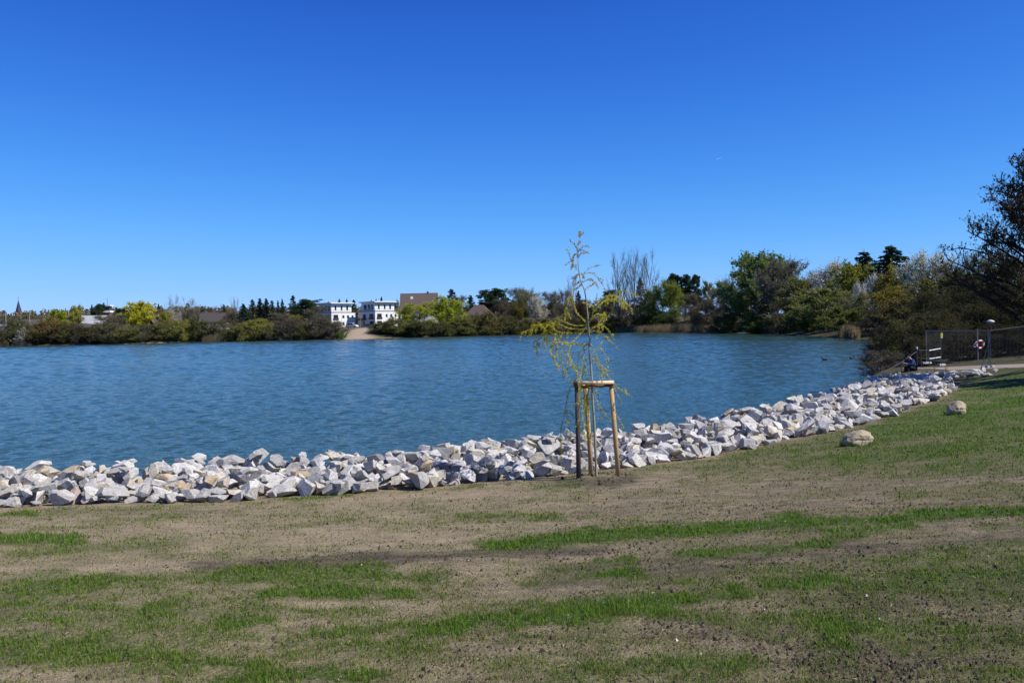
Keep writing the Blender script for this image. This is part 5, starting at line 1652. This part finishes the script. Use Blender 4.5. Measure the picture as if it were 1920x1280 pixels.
# ------------------------------------------------------------------ ducks
def duck(px, py, label, rz, s=1.0):
    d = ray(px, py); t = -EYE[2] / d[2]; p = EYE + d * t
    root = empty('duck', (p[0], p[1], 0), rz); root.scale = (s, s, s)
    M_D = plain('dark_plumage', (.03, .027, .024), .7); M_B = plain('bill', (.35, .3, .2), .5)
    def blob(c, r3, seg=12):
        bm = bmesh.new(); bmesh.ops.create_uvsphere(bm, u_segments=seg, v_segments=8, radius=1)
        V = np.array([v.co[:] for v in bm.verts]) * r3 + np.array(c); Fq = [[v.index for v in f.verts] for f in bm.faces]; bm.free()
        return V, [f for f in Fq if len(f) == 4], [f for f in Fq if len(f) == 3]
    body = MB()
    V, q, t3 = blob((0, 0, .045), (.20, .095, .09)); V[:, 2] += np.clip(-V[:, 0] - .08, 0, 1) * .55; body.raw(V, q, t3)
    body.tube([(.15, 0, .06), (.19, 0, .12), (.20, 0, .17)], [.045, .035, .035], 8)
    V, q, t3 = blob((.215, 0, .19), (.052, .04, .042)); body.raw(V, q, t3)
    body.build('body', M_D, root, smooth=True)
    MB().tube([(.25, 0, .185), (.31, 0, .175)], [.017, .012], 6).build('bill', M_B, root)
    tag(root, label, 'duck', 'ducks on the lake')
duck(1547, 675, 'left one of two dark water birds swimming on the lake', R(165), 1.25)
duck(1597, 672.5, 'right one of two dark water birds, closer to the bank', R(15), 1.25)

# ------------------------------------------------------------------ contrail, far up
def contrail():
    a = P(1343, 299.5, 9000); b = P(1352, 295.5, 9060)
    o = MB().tube([a - a, (b - a) * .5, b - a], [.3, .6, .4], 6).build('contrail', plain('ice_cloud', (.9, .9, .9), 1.0, var=.02), loc=a)
    tag(o, 'short faint white contrail in the blue sky', 'contrail')
contrail()

# ------------------------------------------------------------------ near alder at the right picture edge (its trunk stands just outside)
def alder():
    env = lambda h: float(np.interp(h, [0, .30, .40, .6, .75, .88, 1.0], [.5, .92, 1.0, .86, .72, .42, .12]))
    V, Q, C, leaf, rg = broad(205, env, trunk=.32, n1=84, n2=9, n3=6, rise=.3, up=.22, tw=.0007, leafn=30000, leaf=.0044, l2=.26, l3=.06)
    D = 41.0; x = P(1946, 690, D)[0]; g = gz(x, D)
    root = empty('alder_tree', (x, D, g - .1), R(200)); root.scale = (6.8, 6.8, 10.1)
    w = add('trunk', np_mesh('trunk', V, Q, mats=[M_BARK]), root); w.color = (.035, .03, .027, 1)
    k = add('crown', leaf_mesh('crown', C, leaf, rg, M_LEAF, var=.5, aspect=1.5), root); k.color = (.085, .066, .038, 1)
    tag(root, 'dark budding alder reaching into the picture at the right edge', 'tree')
alder()
# small leafless seedling on the stones by the landing
def seedling(px, py, D, h, seed, label):
    c = P(px, py, D); rg = np.random.default_rng(seed); g = c[2]
    root = empty('bare_seedling', (c[0], D, g))
    st = MB(); tw = MB()
    st.tube([(0, 0, -.25), (.02, 0, h * .5), (.03, .02, h)], [.012, .009, .004], 5)
    for i in range(9):
        z = h * rg.uniform(.25, .9); a = rg.uniform(0, 6.28); l = h * rg.uniform(.25, .55)
        p = np.array([.02, 0, z]); q = p + np.array([math.cos(a) * l * .7, math.sin(a) * l * .7, l * .7])
        tw.tube([p, (p + q) / 2 + [0, 0, -.02], q], [.007, .005, .003], 4)
    st.build('stem', M_DKTW, root); tw.build('twigs', M_DKTW, root)
    tag(root, label, 'shrub', 'bare seedlings among the stones')
M_DKTW = plain('dark_twigs', (.05, .04, .033), .8)
seedling(1752, 703, 46.5, .75, 1, 'bare dark seedling among the stones below the landing, left')
seedling(1773, 700, 47.0, .55, 2, 'smaller bare seedling among the stones, right')

# ------------------------------------------------------------------ young willow and its stakes
WD = WILLOW_XY[1]
def bark_willow(c1, c2, name):
    t = NT(name); nz = t.noise(9, 4, .6, t.mapping(t.coord(), (1, 1, .35)))
    return t.bsdf(t.mix(nz, c1, c2), .7, t.bump(nz, .4, .01), 0, .25)
M_WSTEM = bark_willow((.20, .18, .11), (.42, .39, .28), 'willow_stem')
M_WTWIG = bark_willow((.36, .31, .06), (.48, .42, .10), 'willow_twig')
WILLOW = empty('young_willow', (WILLOW_XY[0], WD, gz(*WILLOW_XY)))
tag(WILLOW, 'young weeping willow with yellow-green budding twigs tied to wooden stakes', 'tree')
WO = np.array(WILLOW.location)
def wp(px, py, dz=0.0):
    return P(px, py, WD + dz) - WO

trunk_px = [(1118.5, 902), (1117, 860), (1115.5, 825), (1114, 790), (1111.5, 755), (1110, 731), (1109.5, 711), (1108, 690), (1106, 667), (1105, 646), (1106.6, 637), (1104, 625), (1103, 609),
            (1102.4, 597), (1100, 572), (1096, 545), (1089, 527), (1085.5, 509), (1083.8, 490), (1083.6, 470), (1083.8, 460), (1086.7, 446), (1090, 435.5)]
tr = catmull([wp(x, y) for x, y in trunk_px], 3)
tz = np.linspace(0, 1, len(tr))
tr_r = np.interp(tz, [0, .03, .25, .5, .7, .85, 1], [.033, .026, .022, .018, .0105, .006, .0022])
MB().tube(tr, tr_r, 10).build('trunk', M_WSTEM, WILLOW, smooth=True)

# (points, start radius, leaf density per metre, twiglets, colour group)
BR = [
    ([(1103, 608), (1085, 611), (1070, 608), (1055, 603), (1040, 601), (1028, 605), (1012, 610), (999, 610), (993, 622), (990, 632)], .008, 130, 9, 0),
    ([(1103, 617), (1083, 617.5), (1065, 615), (1048, 608), (1034, 607), (1022, 613), (1008, 610), (1004, 622)], .007, 130, 9, 0),
    ([(1102, 627), (1088, 624), (1070, 624), (1050, 623), (1032, 619), (1016, 628), (1007, 645), (1006, 661)], .007, 120, 8, 0),
    ([(1104, 645), (1085, 644), (1066, 643), (1050, 634), (1036, 626), (1026, 620), (1014, 634)], .007, 110, 8, 0),
    ([(1104, 646), (1080, 646), (1052, 642), (1037, 643), (1032, 657), (1038, 672), (1047, 687)], .007, 140, 6, 0),
    ([(1100, 612), (1086, 628), (1074, 641), (1068, 655), (1070, 675), (1079, 692)], .006, 80, 4, 0),
    ([(1101, 608), (1090, 595), (1081, 586), (1077, 573), (1074, 562), (1066, 562), (1061, 575), (1059, 592), (1058, 602)], .007, 130, 8, 0),
    ([(1103, 608), (1109, 598), (1112, 583), (1117, 562), (1121, 548)], .006, 25, 1, 1),
    ([(1104, 622), (1114, 613), (1124, 604), (1133, 593)], .005, 40, 2, 0),
    ([(1108, 598), (1116, 590), (1126, 589), (1134, 593), (1139, 600)], .0045, 110, 4, 0),
    ([(1111, 588), (1124, 572), (1138, 562), (1152, 561), (1166, 569), (1175, 580)], .005, 105, 7, 0),
    ([(1112, 583), (1126, 566), (1142, 555), (1158, 556), (1168, 572)], .005, 105, 7, 0),
    ([(1118, 565), (1140, 556), (1163, 546), (1180, 548), (1200, 556)], .005, 80, 5, 0),
    ([(1105, 620), (1124, 609), (1138, 616), (1148, 629)], .005, 110, 4, 0),
    ([(1106, 622), (1120, 621), (1135, 630), (1148, 643), (1161, 655)], .005, 80, 2, 0),
    ([(1106, 649), (1117, 646), (1128, 655), (1136, 670), (1135, 686)], .0045, 70, 3, 0),
    ([(1107, 650), (1114, 655), (1121, 675), (1131, 695), (1143, 708), (1160, 727), (1181, 741)], .0045, 75, 5, 0),
    ([(1110, 672), (1119, 680), (1129, 690), (1151, 700)], .004, 60, 2, 0),
    ([(1118, 670), (1122, 690), (1126, 712)], .0035, 70, 2, 0),
    ([(1097, 646), (1088, 660), (1083, 682), (1081, 708), (1083, 735)], .0045, 75, 5, 1),
    ([(1099, 650), (1093, 675), (1090, 700), (1085, 725), (1088, 760)], .0045, 80, 5, 1),
    ([(1100, 665), (1096, 690), (1092, 712), (1096, 745), (1094, 785)], .0045, 80, 5, 1),
    ([(1096, 645), (1094, 668), (1098, 690), (1101, 715), (1104, 750), (1103, 790)], .004, 70, 4, 1),
    ([(1055, 645), (1053, 668), (1058, 690), (1068, 712), (1073, 725)], .004, 80, 3, 0),
    ([(1066, 646), (1066, 668), (1072, 685), (1080, 697)], .004, 70, 2, 0),
    ([(1046, 643), (1044, 658), (1047, 674)], .0035, 80, 2, 0),
    ([(1022, 628), (1019, 645), (1024, 660)], .0035, 90, 2, 0),
    ([(1026, 622), (1027, 635), (1026, 646)], .003, 80, 1, 0),
    ([(1082, 705), (1070, 725), (1063, 750), (1060, 770), (1054, 795), (1051, 820), (1053, 850), (1056, 882)], .005, 70, 5, 1),
    ([(1061, 765), (1065, 785), (1070, 816)], .003, 60, 2, 1),
    ([(1111, 722), (1119, 735), (1126, 760), (1129, 780), (1119, 792)], .004, 25, 2, 2),
    ([(1112, 735), (1121, 755), (1132, 772), (1146, 790)], .0035, 40, 2, 1),
    ([(1149, 716), (1156, 735), (1167, 757)], .003, 45, 1, 1),
    ([(1152, 768), (1160, 785), (1171, 803)], .003, 45, 1, 1),
    ([(1094, 740), (1092, 770), (1096, 800), (1095, 822)], .003, 80, 3, 0),
    ([(1101, 738), (1104, 765), (1103, 795), (1105, 815)], .003, 80, 3, 0),
    ([(1098, 725), (1100, 745), (1098, 770)], .003, 130, 3, 0),
    # upper crown
    ([(1085.5, 508), (1076, 497), (1069, 481), (1062, 465)], .0035, 110, 2, 2),
    ([(1083, 472), (1079, 461), (1074, 455), (1068, 449)], .003, 130, 1, 2),
    ([(1076, 497), (1069, 491), (1063, 494), (1060, 498)], .002, 80, 0, 2),
    ([(1077, 499), (1073, 497), (1071, 506)], .002, 110, 0, 2),
    ([(1084, 473), (1090, 464), (1098, 461), (1108, 463)], .0025, 120, 0, 2),
    ([(1084, 483), (1091, 475), (1103, 474)], .0025, 130, 0, 2),
    ([(1084, 471), (1092, 469), (1104, 475)], .0022, 130, 0, 2),
    ([(1082, 475), (1076, 479), (1073, 490)], .0022, 150, 1, 2),
    ([(1084, 458), (1086, 455), (1088, 452)], .0018, 200, 0, 2), ([(1088, 441), (1092, 438), (1094, 436)], .0015, 220, 0, 2), ([(1087, 444), (1086, 439), (1087, 435)], .0015, 200, 0, 2),
    ([(1091, 515), (1102, 505), (1110, 499), (1118, 498), (1124, 497.5)], .003, 60, 0, 2),
    ([(1090, 514), (1102, 512), (1113, 513), (1122, 523), (1130, 534), (1138, 549)], .003, 80, 1, 2),
    ([(1087, 512), (1080, 516), (1075, 526), (1075, 545), (1074, 562)], .003, 110, 2, 2),
    ([(1090, 525), (1084, 530), (1077, 534)], .0022, 150, 0, 2), ([(1091, 532), (1084, 539), (1077, 543)], .0022, 150, 0, 2), ([(1086, 515), (1082, 517), (1079, 523)], .002, 180, 0, 2),
    ([(1092, 530), (1098, 526), (1107, 524), (1116, 530), (1122, 541)], .003, 100, 1, 2),
    ([(1097, 543), (1103, 538), (1110, 534), (1115, 531)], .0025, 120, 0, 2), ([(1088, 512), (1093, 516), (1094, 521)], .002, 170, 0, 2),
    ([(1090, 567), (1100, 569), (1108, 576)], .0025, 60, 1, 0),
]
def willow_branches():
    rg = np.random.default_rng(77)
    LC, LCOL, LDIR = [], [], []
    pal = [np.array((.53, .48, .06)), np.array((.44, .44, .075)), np.array((.46, .42, .22))]
    def leaves_on(pts, dens, grp, spread):
        seg = np.linalg.norm(np.diff(pts, axis=0), axis=1); L = seg.sum()
        n = int(L * dens); 
        if n < 1: return
        cs = np.concatenate([[0], np.cumsum(seg)])
        u = np.sort(rg.random(n) ** .8) * L
        u = np.round(u / .028) * .028 + rg.normal(size=n) * .004          # buds sit in little groups
        c = np.stack([np.interp(u, cs, pts[:, k]) for k in range(3)], 1) + rg.normal(size=(n, 3)) * spread
        LC.append(c); LCOL.append(np.tile(pal[grp], (n, 1)) * rg.uniform(.7, 1.25, n)[:, None] * np.array([1, 1, 1]))
    for pts, r0, dens, tw, grp in BR:
        amp = rg.normal() * .38; n = len(pts)
        p = catmull([wp(x, y, amp * (i / (n - 1)) ** 1.3) for i, (x, y) in enumerate(pts)], 5)
        mb = MB().tube(p, np.linspace(r0 * 1.25, max(.0022, r0 * .4), len(p)), 6)
        leaves_on(p, dens * 1.55, grp, .011)
        for k in range(tw):                          # short hanging twiglets
            i = rg.integers(int(len(p) * .3), len(p)); b = p[i]
            l = rg.uniform(.06, .30) if grp != 2 else rg.uniform(.05, .12)
            d = np.array([rg.normal() * .55, rg.normal() * .7, rg.uniform(-.2, .45)]); d = unit(d)
            q = np.array([b, b + d * l * .35, b + d * l * .6 + [0, 0, -l * .25], b + d * l * .75 + [0, 0, -l * .75]])
            q = catmull(q, 3)
            mb.tube(q, np.linspace(.003, .0018, len(q)), 4)
            leaves_on(q, dens * 1.55, grp, .010)
        mb.build('branch', M_WTWIG if grp < 2 else M_WSTEM, WILLOW, smooth=True)
    C = np.concatenate(LC); col = np.concatenate(LCOL); n = len(C)
    V, Q = quads(C, .0098, rg, 0, 1.7)
    me = np_mesh('leaves', V, Q, col=np.repeat(col, 4, 0), mats=[M_LEAF])
    o = add('leaves', me, WILLOW); o.color = (1, 1, 1, 1)
willow_branches()

def stakes():
    t = NT('peeled_stake'); co = t.mapping(t.coord(), (1, 1, .12)); n1 = t.noise(14, 4, .6, co); n2 = t.noise(3, 3, .5, t.coord())
    m_ok = t.bsdf(t.mix(n2, t.mix(n1, (.38, .22, .095), (.60, .40, .20)), (.50, .32, .15)), .75, t.bump(n1, .3, .01), 0, .25)
    t = NT('peeled_crossbar'); n1 = t.noise(12, 4, .6, t.mapping(t.coord(), (.2, 1, 1)))
    m_bar = t.bsdf(t.mix(n1, (.60, .44, .27), (.78, .62, .42)), .75, t.bump(n1, .3, .01), 0, .25)
    t = NT('weathered_stake'); co = t.mapping(t.coord(), (1, 1, .12)); n1 = t.noise(14, 4, .6, co)
    m_dark = t.bsdf(t.mix(n1, (.055, .046, .042), (.11, .095, .085)), .85, t.bump(n1, .4, .01), 0, .2)
    t = NT('coir_rope'); n1 = t.noise(60, 3, .6, t.coord())
    m_rope = t.bsdf(t.mix(n1, (.10, .04, .02), (.26, .12, .06)), .9, t.bump(n1, .8, .01), 0, .1)
    root = empty('tree_stakes', WO)
    tag(root, 'three round wooden stakes joined by crossbars around the young willow', 'tree stakes')
    ends = {}
    for nm, bot, top, dz, mm, r in (('a', (1085, 899), (1081.5, 714), -.02, m_dark, .046), ('b', (1109.5, 893), (1097.5, 718), .40, m_ok, .045), ('c', (1160.5, 894), (1145, 713), .06, m_ok, .045)):
        b_ = wp(bot[0], bot[1], dz); t_ = wp(top[0], top[1], dz)
        g = gz(*(b_ + WO)[:2]) - WO[2]
        b_[2] = g - .25
        pts = [b_, b_ * .5 + t_ * .5 + np.array([.004, 0, 0]), t_]
        MB().tube(pts, [r * 1.05, r, r * .95], 14).build('stake', mm, root, smooth=True)
        ends[nm] = t_
    A, B, C = ends['a'], ends['b'], ends['c']
    z = np.array([0, 0, -.035])
    def bar(p, q, off):
        d = unit(q - p)
        MB().tube([p - d * .02 + z + off, q + d * .05 + z + off], .036, 12).build('crossbar', m_bar, root, smooth=True)
    bar(A + [0.02, 0, 0], C, np.array([0, -.075, .0]))
    bar(A, B, np.array([0, .06, -.03])); bar(B, C, np.array([0, .07, -.045]))
    def wrap(c, r, h, turns, tilt=0):
        k = np.linspace(0, turns * 2 * math.pi, turns * 14)
        pts = np.stack([np.cos(k) * r, np.sin(k) * r, (k / k[-1] - .5) * h], 1)
        MB().tube(pts + c, .012, 5).build('rope_tie', m_rope, root, smooth=True)
    wrap(A + [0, -.02, -.07], .062, .10, 4); wrap(C + [0, -.02, -.07], .062, .11, 4); wrap(B + [0, .02, -.07], .06, .09, 3)
    s_ = np.array(tr[np.argmin(np.abs(tr[:, 2] - (A[2] - .03)))])
    for e in (A, C):
        pts = catmull([e + [0, .03, -.05], (e + s_) / 2 + [0, .02, -.085], s_ + [0, .03, -.05], s_ + [0.03 if e is C else -.03, -.03, -.05], (e + s_) / 2 + [0, -.02, -.10], e + [0, .0, -.08]], 4)
        MB().tube(pts, .016, 6).build('rope_tie', m_rope, root, smooth=True)
    k = np.linspace(0, 4 * math.pi, 30)
    q = s_ + [0, -.07, -.03]
    MB().tube(np.stack([np.linspace(-.012, .012, 30), np.cos(k) * .045, np.sin(k) * .045], 1) + q, .008, 5).build('rope_tie', m_rope, root, smooth=True)
stakes()

# ------------------------------------------------------------------ grass, clods, grit on the lawn
def scatter(n, rmin, rmax, power, seed, amin=-36, amax=38):
    rg = np.random.default_rng(seed)
    u = rg.random(n); k = 1 - power
    r = (rmin ** k + u * (rmax ** k - rmin ** k)) ** (1 / k)
    a = R(1) * rg.uniform(amin, amax, n)
    x = r * np.sin(a); y = r * np.cos(a)
    return x, y, r, rg

def grass():
    M_GRASS = leaf_material('grass_blade', .35)
    x, y, r, rg = scatter(800000, 3.3, 46, 1.45, 21)
    t = lake_dist(x, y)
    k = t > 4.25
    x, y, r, t = x[k], y[k], r[k], t[k]
    z = terrain(x, y)
    g, s = ground_masks(x, y, z, t)
    fine = vnoise(x * 7, y * 7, 91) * .6 + vnoise(x * 19, y * 19, 93) * .4
    prob = np.clip(g * .95 - .04, 0, 1) ** 1.1 * (.10 + 1.1 * sstep(.30, .75, fine)) + .03
    # keep the paved landing clear
    for bx, by, bw in BOULDERS:
        prob = np.maximum(prob, np.exp(-((np.hypot((x - bx), (y - by) * 1.25) - bw * .5) / .09) ** 2))
    prob = prob * (seg_dist(x, y, PLAT_A, PLAT_B) > 3.6)
    k = rg.random(len(x)) < prob
    x, y, r, z, g, fine = x[k], y[k], r[k], z[k], g[k], fine[k]
    near_b = np.zeros(len(x))
    for bx, by, bw in BOULDERS:
        near_b = np.maximum(near_b, np.exp(-((np.hypot((x - bx), (y - by) * 1.25) - bw * .5) / .09) ** 2))
    n = len(x)
    h = (.014 + .034 * g * rg.random(n) + .014 * rg.random(n)) * (1 + .25 * (r > 12)) * np.where(rg.random(n) < .01, 2.0, 1) * (1 + 1.6 * near_b)
    w = np.maximum(.0022, .00042 * r) * rg.uniform(.7, 1.3, n)
    a = rg.uniform(0, 2 * math.pi, n); lean = rg.uniform(.1, .75, n)
    dx, dy = np.cos(a) * lean * h, np.sin(a) * lean * h
    b = rg.uniform(0, 2 * math.pi, n); sx, sy = np.cos(b) * w, np.sin(b) * w
    base = np.stack([x, y, z - .004], 1)
    v0 = base - np.stack([sx, sy, 0 * sx], 1); v1 = base + np.stack([sx, sy, 0 * sx], 1)
    m0 = base + np.stack([dx * .4, dy * .4, h * .6], 1)
    v2 = m0 + np.stack([sx, sy, 0 * sx], 1) * .8; v3 = m0 - np.stack([sx, sy, 0 * sx], 1) * .8
    v4 = base + np.stack([dx, dy, h], 1)
    V = np.stack([v0, v1, v2, v3, v4], 1).reshape(-1, 3)
    i = np.arange(n)[:, None] * 5
    Q = i + np.array([[0, 1, 2, 3]]); T = i + np.array([[3, 2, 4]])
    dry = np.clip(.88 - g * .72 + rg.normal(size=n) * .25, 0, 1)[:, None]
    c = np.array([[.112, .22, .02]]) * (1 - dry) + np.array([[.22, .215, .07]]) * dry
    c = c * rg.uniform(.7, 1.3, n)[:, None]
    o = add('grass', np_mesh('grass', V, [Q, T], col=np.repeat(c, 5, 0), mats=[M_GRASS])); o.color = (1, 1, 1, 1)
    tag(o, 'thin patchy young grass on the sandy lawn', kind='stuff')
    return n
grass()

def clods():
    x, y, r, rg = scatter(95000, 3.4, 26, 1.6, 33)
    t = lake_dist(x, y); k = t > 4.6
    x, y, r, t = x[k], y[k], r[k], t[k]
    z = terrain(x, y); g, s = ground_masks(x, y, z, t)
    q = np.hypot(x - WILLOW_XY[0], y - WILLOW_XY[1])
    fine = fbm(x * 1.6, y * 1.6, 95)
    k = rg.random(len(x)) < np.clip(s * 1.3 * sstep(.35, .65, fine) + .03 + .7 * np.exp(-(q / .8) ** 2), 0, 1) * (1 - .6 * g)
    x, y, z, r, q = x[k], y[k], z[k], r[k], q[k]
    n = len(x)
    sz = np.minimum(rg.lognormal(math.log(.0062), .45, n), .016) * (1 + .04 * r)
    sz = np.where(q < .9, sz * 1.8, sz)
    o6 = np.array([(1, 0, -.2), (-.9, .2, -.2), (.1, 1, -.1), (-.1, -1, -.2), (.45, .15, .8), (-.4, -.1, .85)], float)
    T = np.array([(0, 2, 4), (2, 5, 4), (2, 1, 5), (1, 3, 5), (3, 4, 5), (3, 0, 4)])
    jit = o6[None] * rg.uniform(.6, 1.3, (n, 6, 3))
    a = rg.uniform(0, 6.28, n); ca, sa = np.cos(a)[:, None], np.sin(a)[:, None]
    jx = jit[:, :, 0] * ca - jit[:, :, 1] * sa; jy = jit[:, :, 0] * sa + jit[:, :, 1] * ca
    V = np.stack([jx, jy, jit[:, :, 2]], 2) * sz[:, None, None] + np.stack([x, y, z + sz * .25], 1)[:, None, :]
    Fa = (np.arange(n) * 6)[:, None, None] + T[None]
    pale = rg.random(n) < .008
    c = np.where(pale[:, None], np.array([[.45, .41, .35]]), np.array([[.085, .067, .05]])) * rg.uniform(.6, 1.5, n)[:, None]
    t_ = NT('soil_clod'); m_ = t_.bsdf(t_.attr('col').outputs['Color'], .95, None, 0, .1)
    o = add('soil_clods', np_mesh('soil_clods', V.reshape(-1, 3), Fa.reshape(-1, 3), col=np.repeat(c, 6, 0), mats=[m_]))
    tag(o, 'loose soil crumbs and grit on the lawn', kind='stuff')
clods()

def litter():
    x, y, r, rg = scatter(2600, 3.4, 18, 1.6, 45)
    k = lake_dist(x, y) > 4.6
    x, y, r = x[k], y[k], r[k]; z = terrain(x, y); n = len(x)
    a = rg.uniform(0, 6.28, n); L = rg.uniform(.02, .065, n); w = rg.uniform(.0015, .0035, n) * (1 + .03 * r)
    d = np.stack([np.cos(a), np.sin(a), rg.normal(size=n) * .12], 1) * L[:, None] * .5; s = np.stack([-np.sin(a), np.cos(a), rg.normal(size=n) * .4], 1) * w[:, None]
    c = np.stack([x, y, z + .006 + .004 * rg.random(n)], 1)
    b = np.array([0, 0, 1.0])[None] * (rg.random(n) * .012)[:, None]
    V = np.stack([c - d - s, c - d + s, c + s + b, c - s + b, c + d + s, c + d - s], 1).reshape(-1, 3)
    i = np.arange(n)[:, None] * 6
    Q = np.concatenate([i + [[0, 1, 2, 3]], i + [[3, 2, 4, 5]]])
    pal = np.array([(.34, .27, .15), (.42, .34, .2), (.2, .11, .06), (.12, .08, .05)])[rg.integers(0, 4, n)] * rg.uniform(.7, 1.2, n)[:, None]
    o = add('straw_litter', np_mesh('straw_litter', V, Q, col=np.repeat(pal, 6, 0), mats=[M_LEAF])); o.color = (1, 1, 1, 1)
    tag(o, 'scattered dry straw and twigs on the lawn', kind='stuff')
litter()
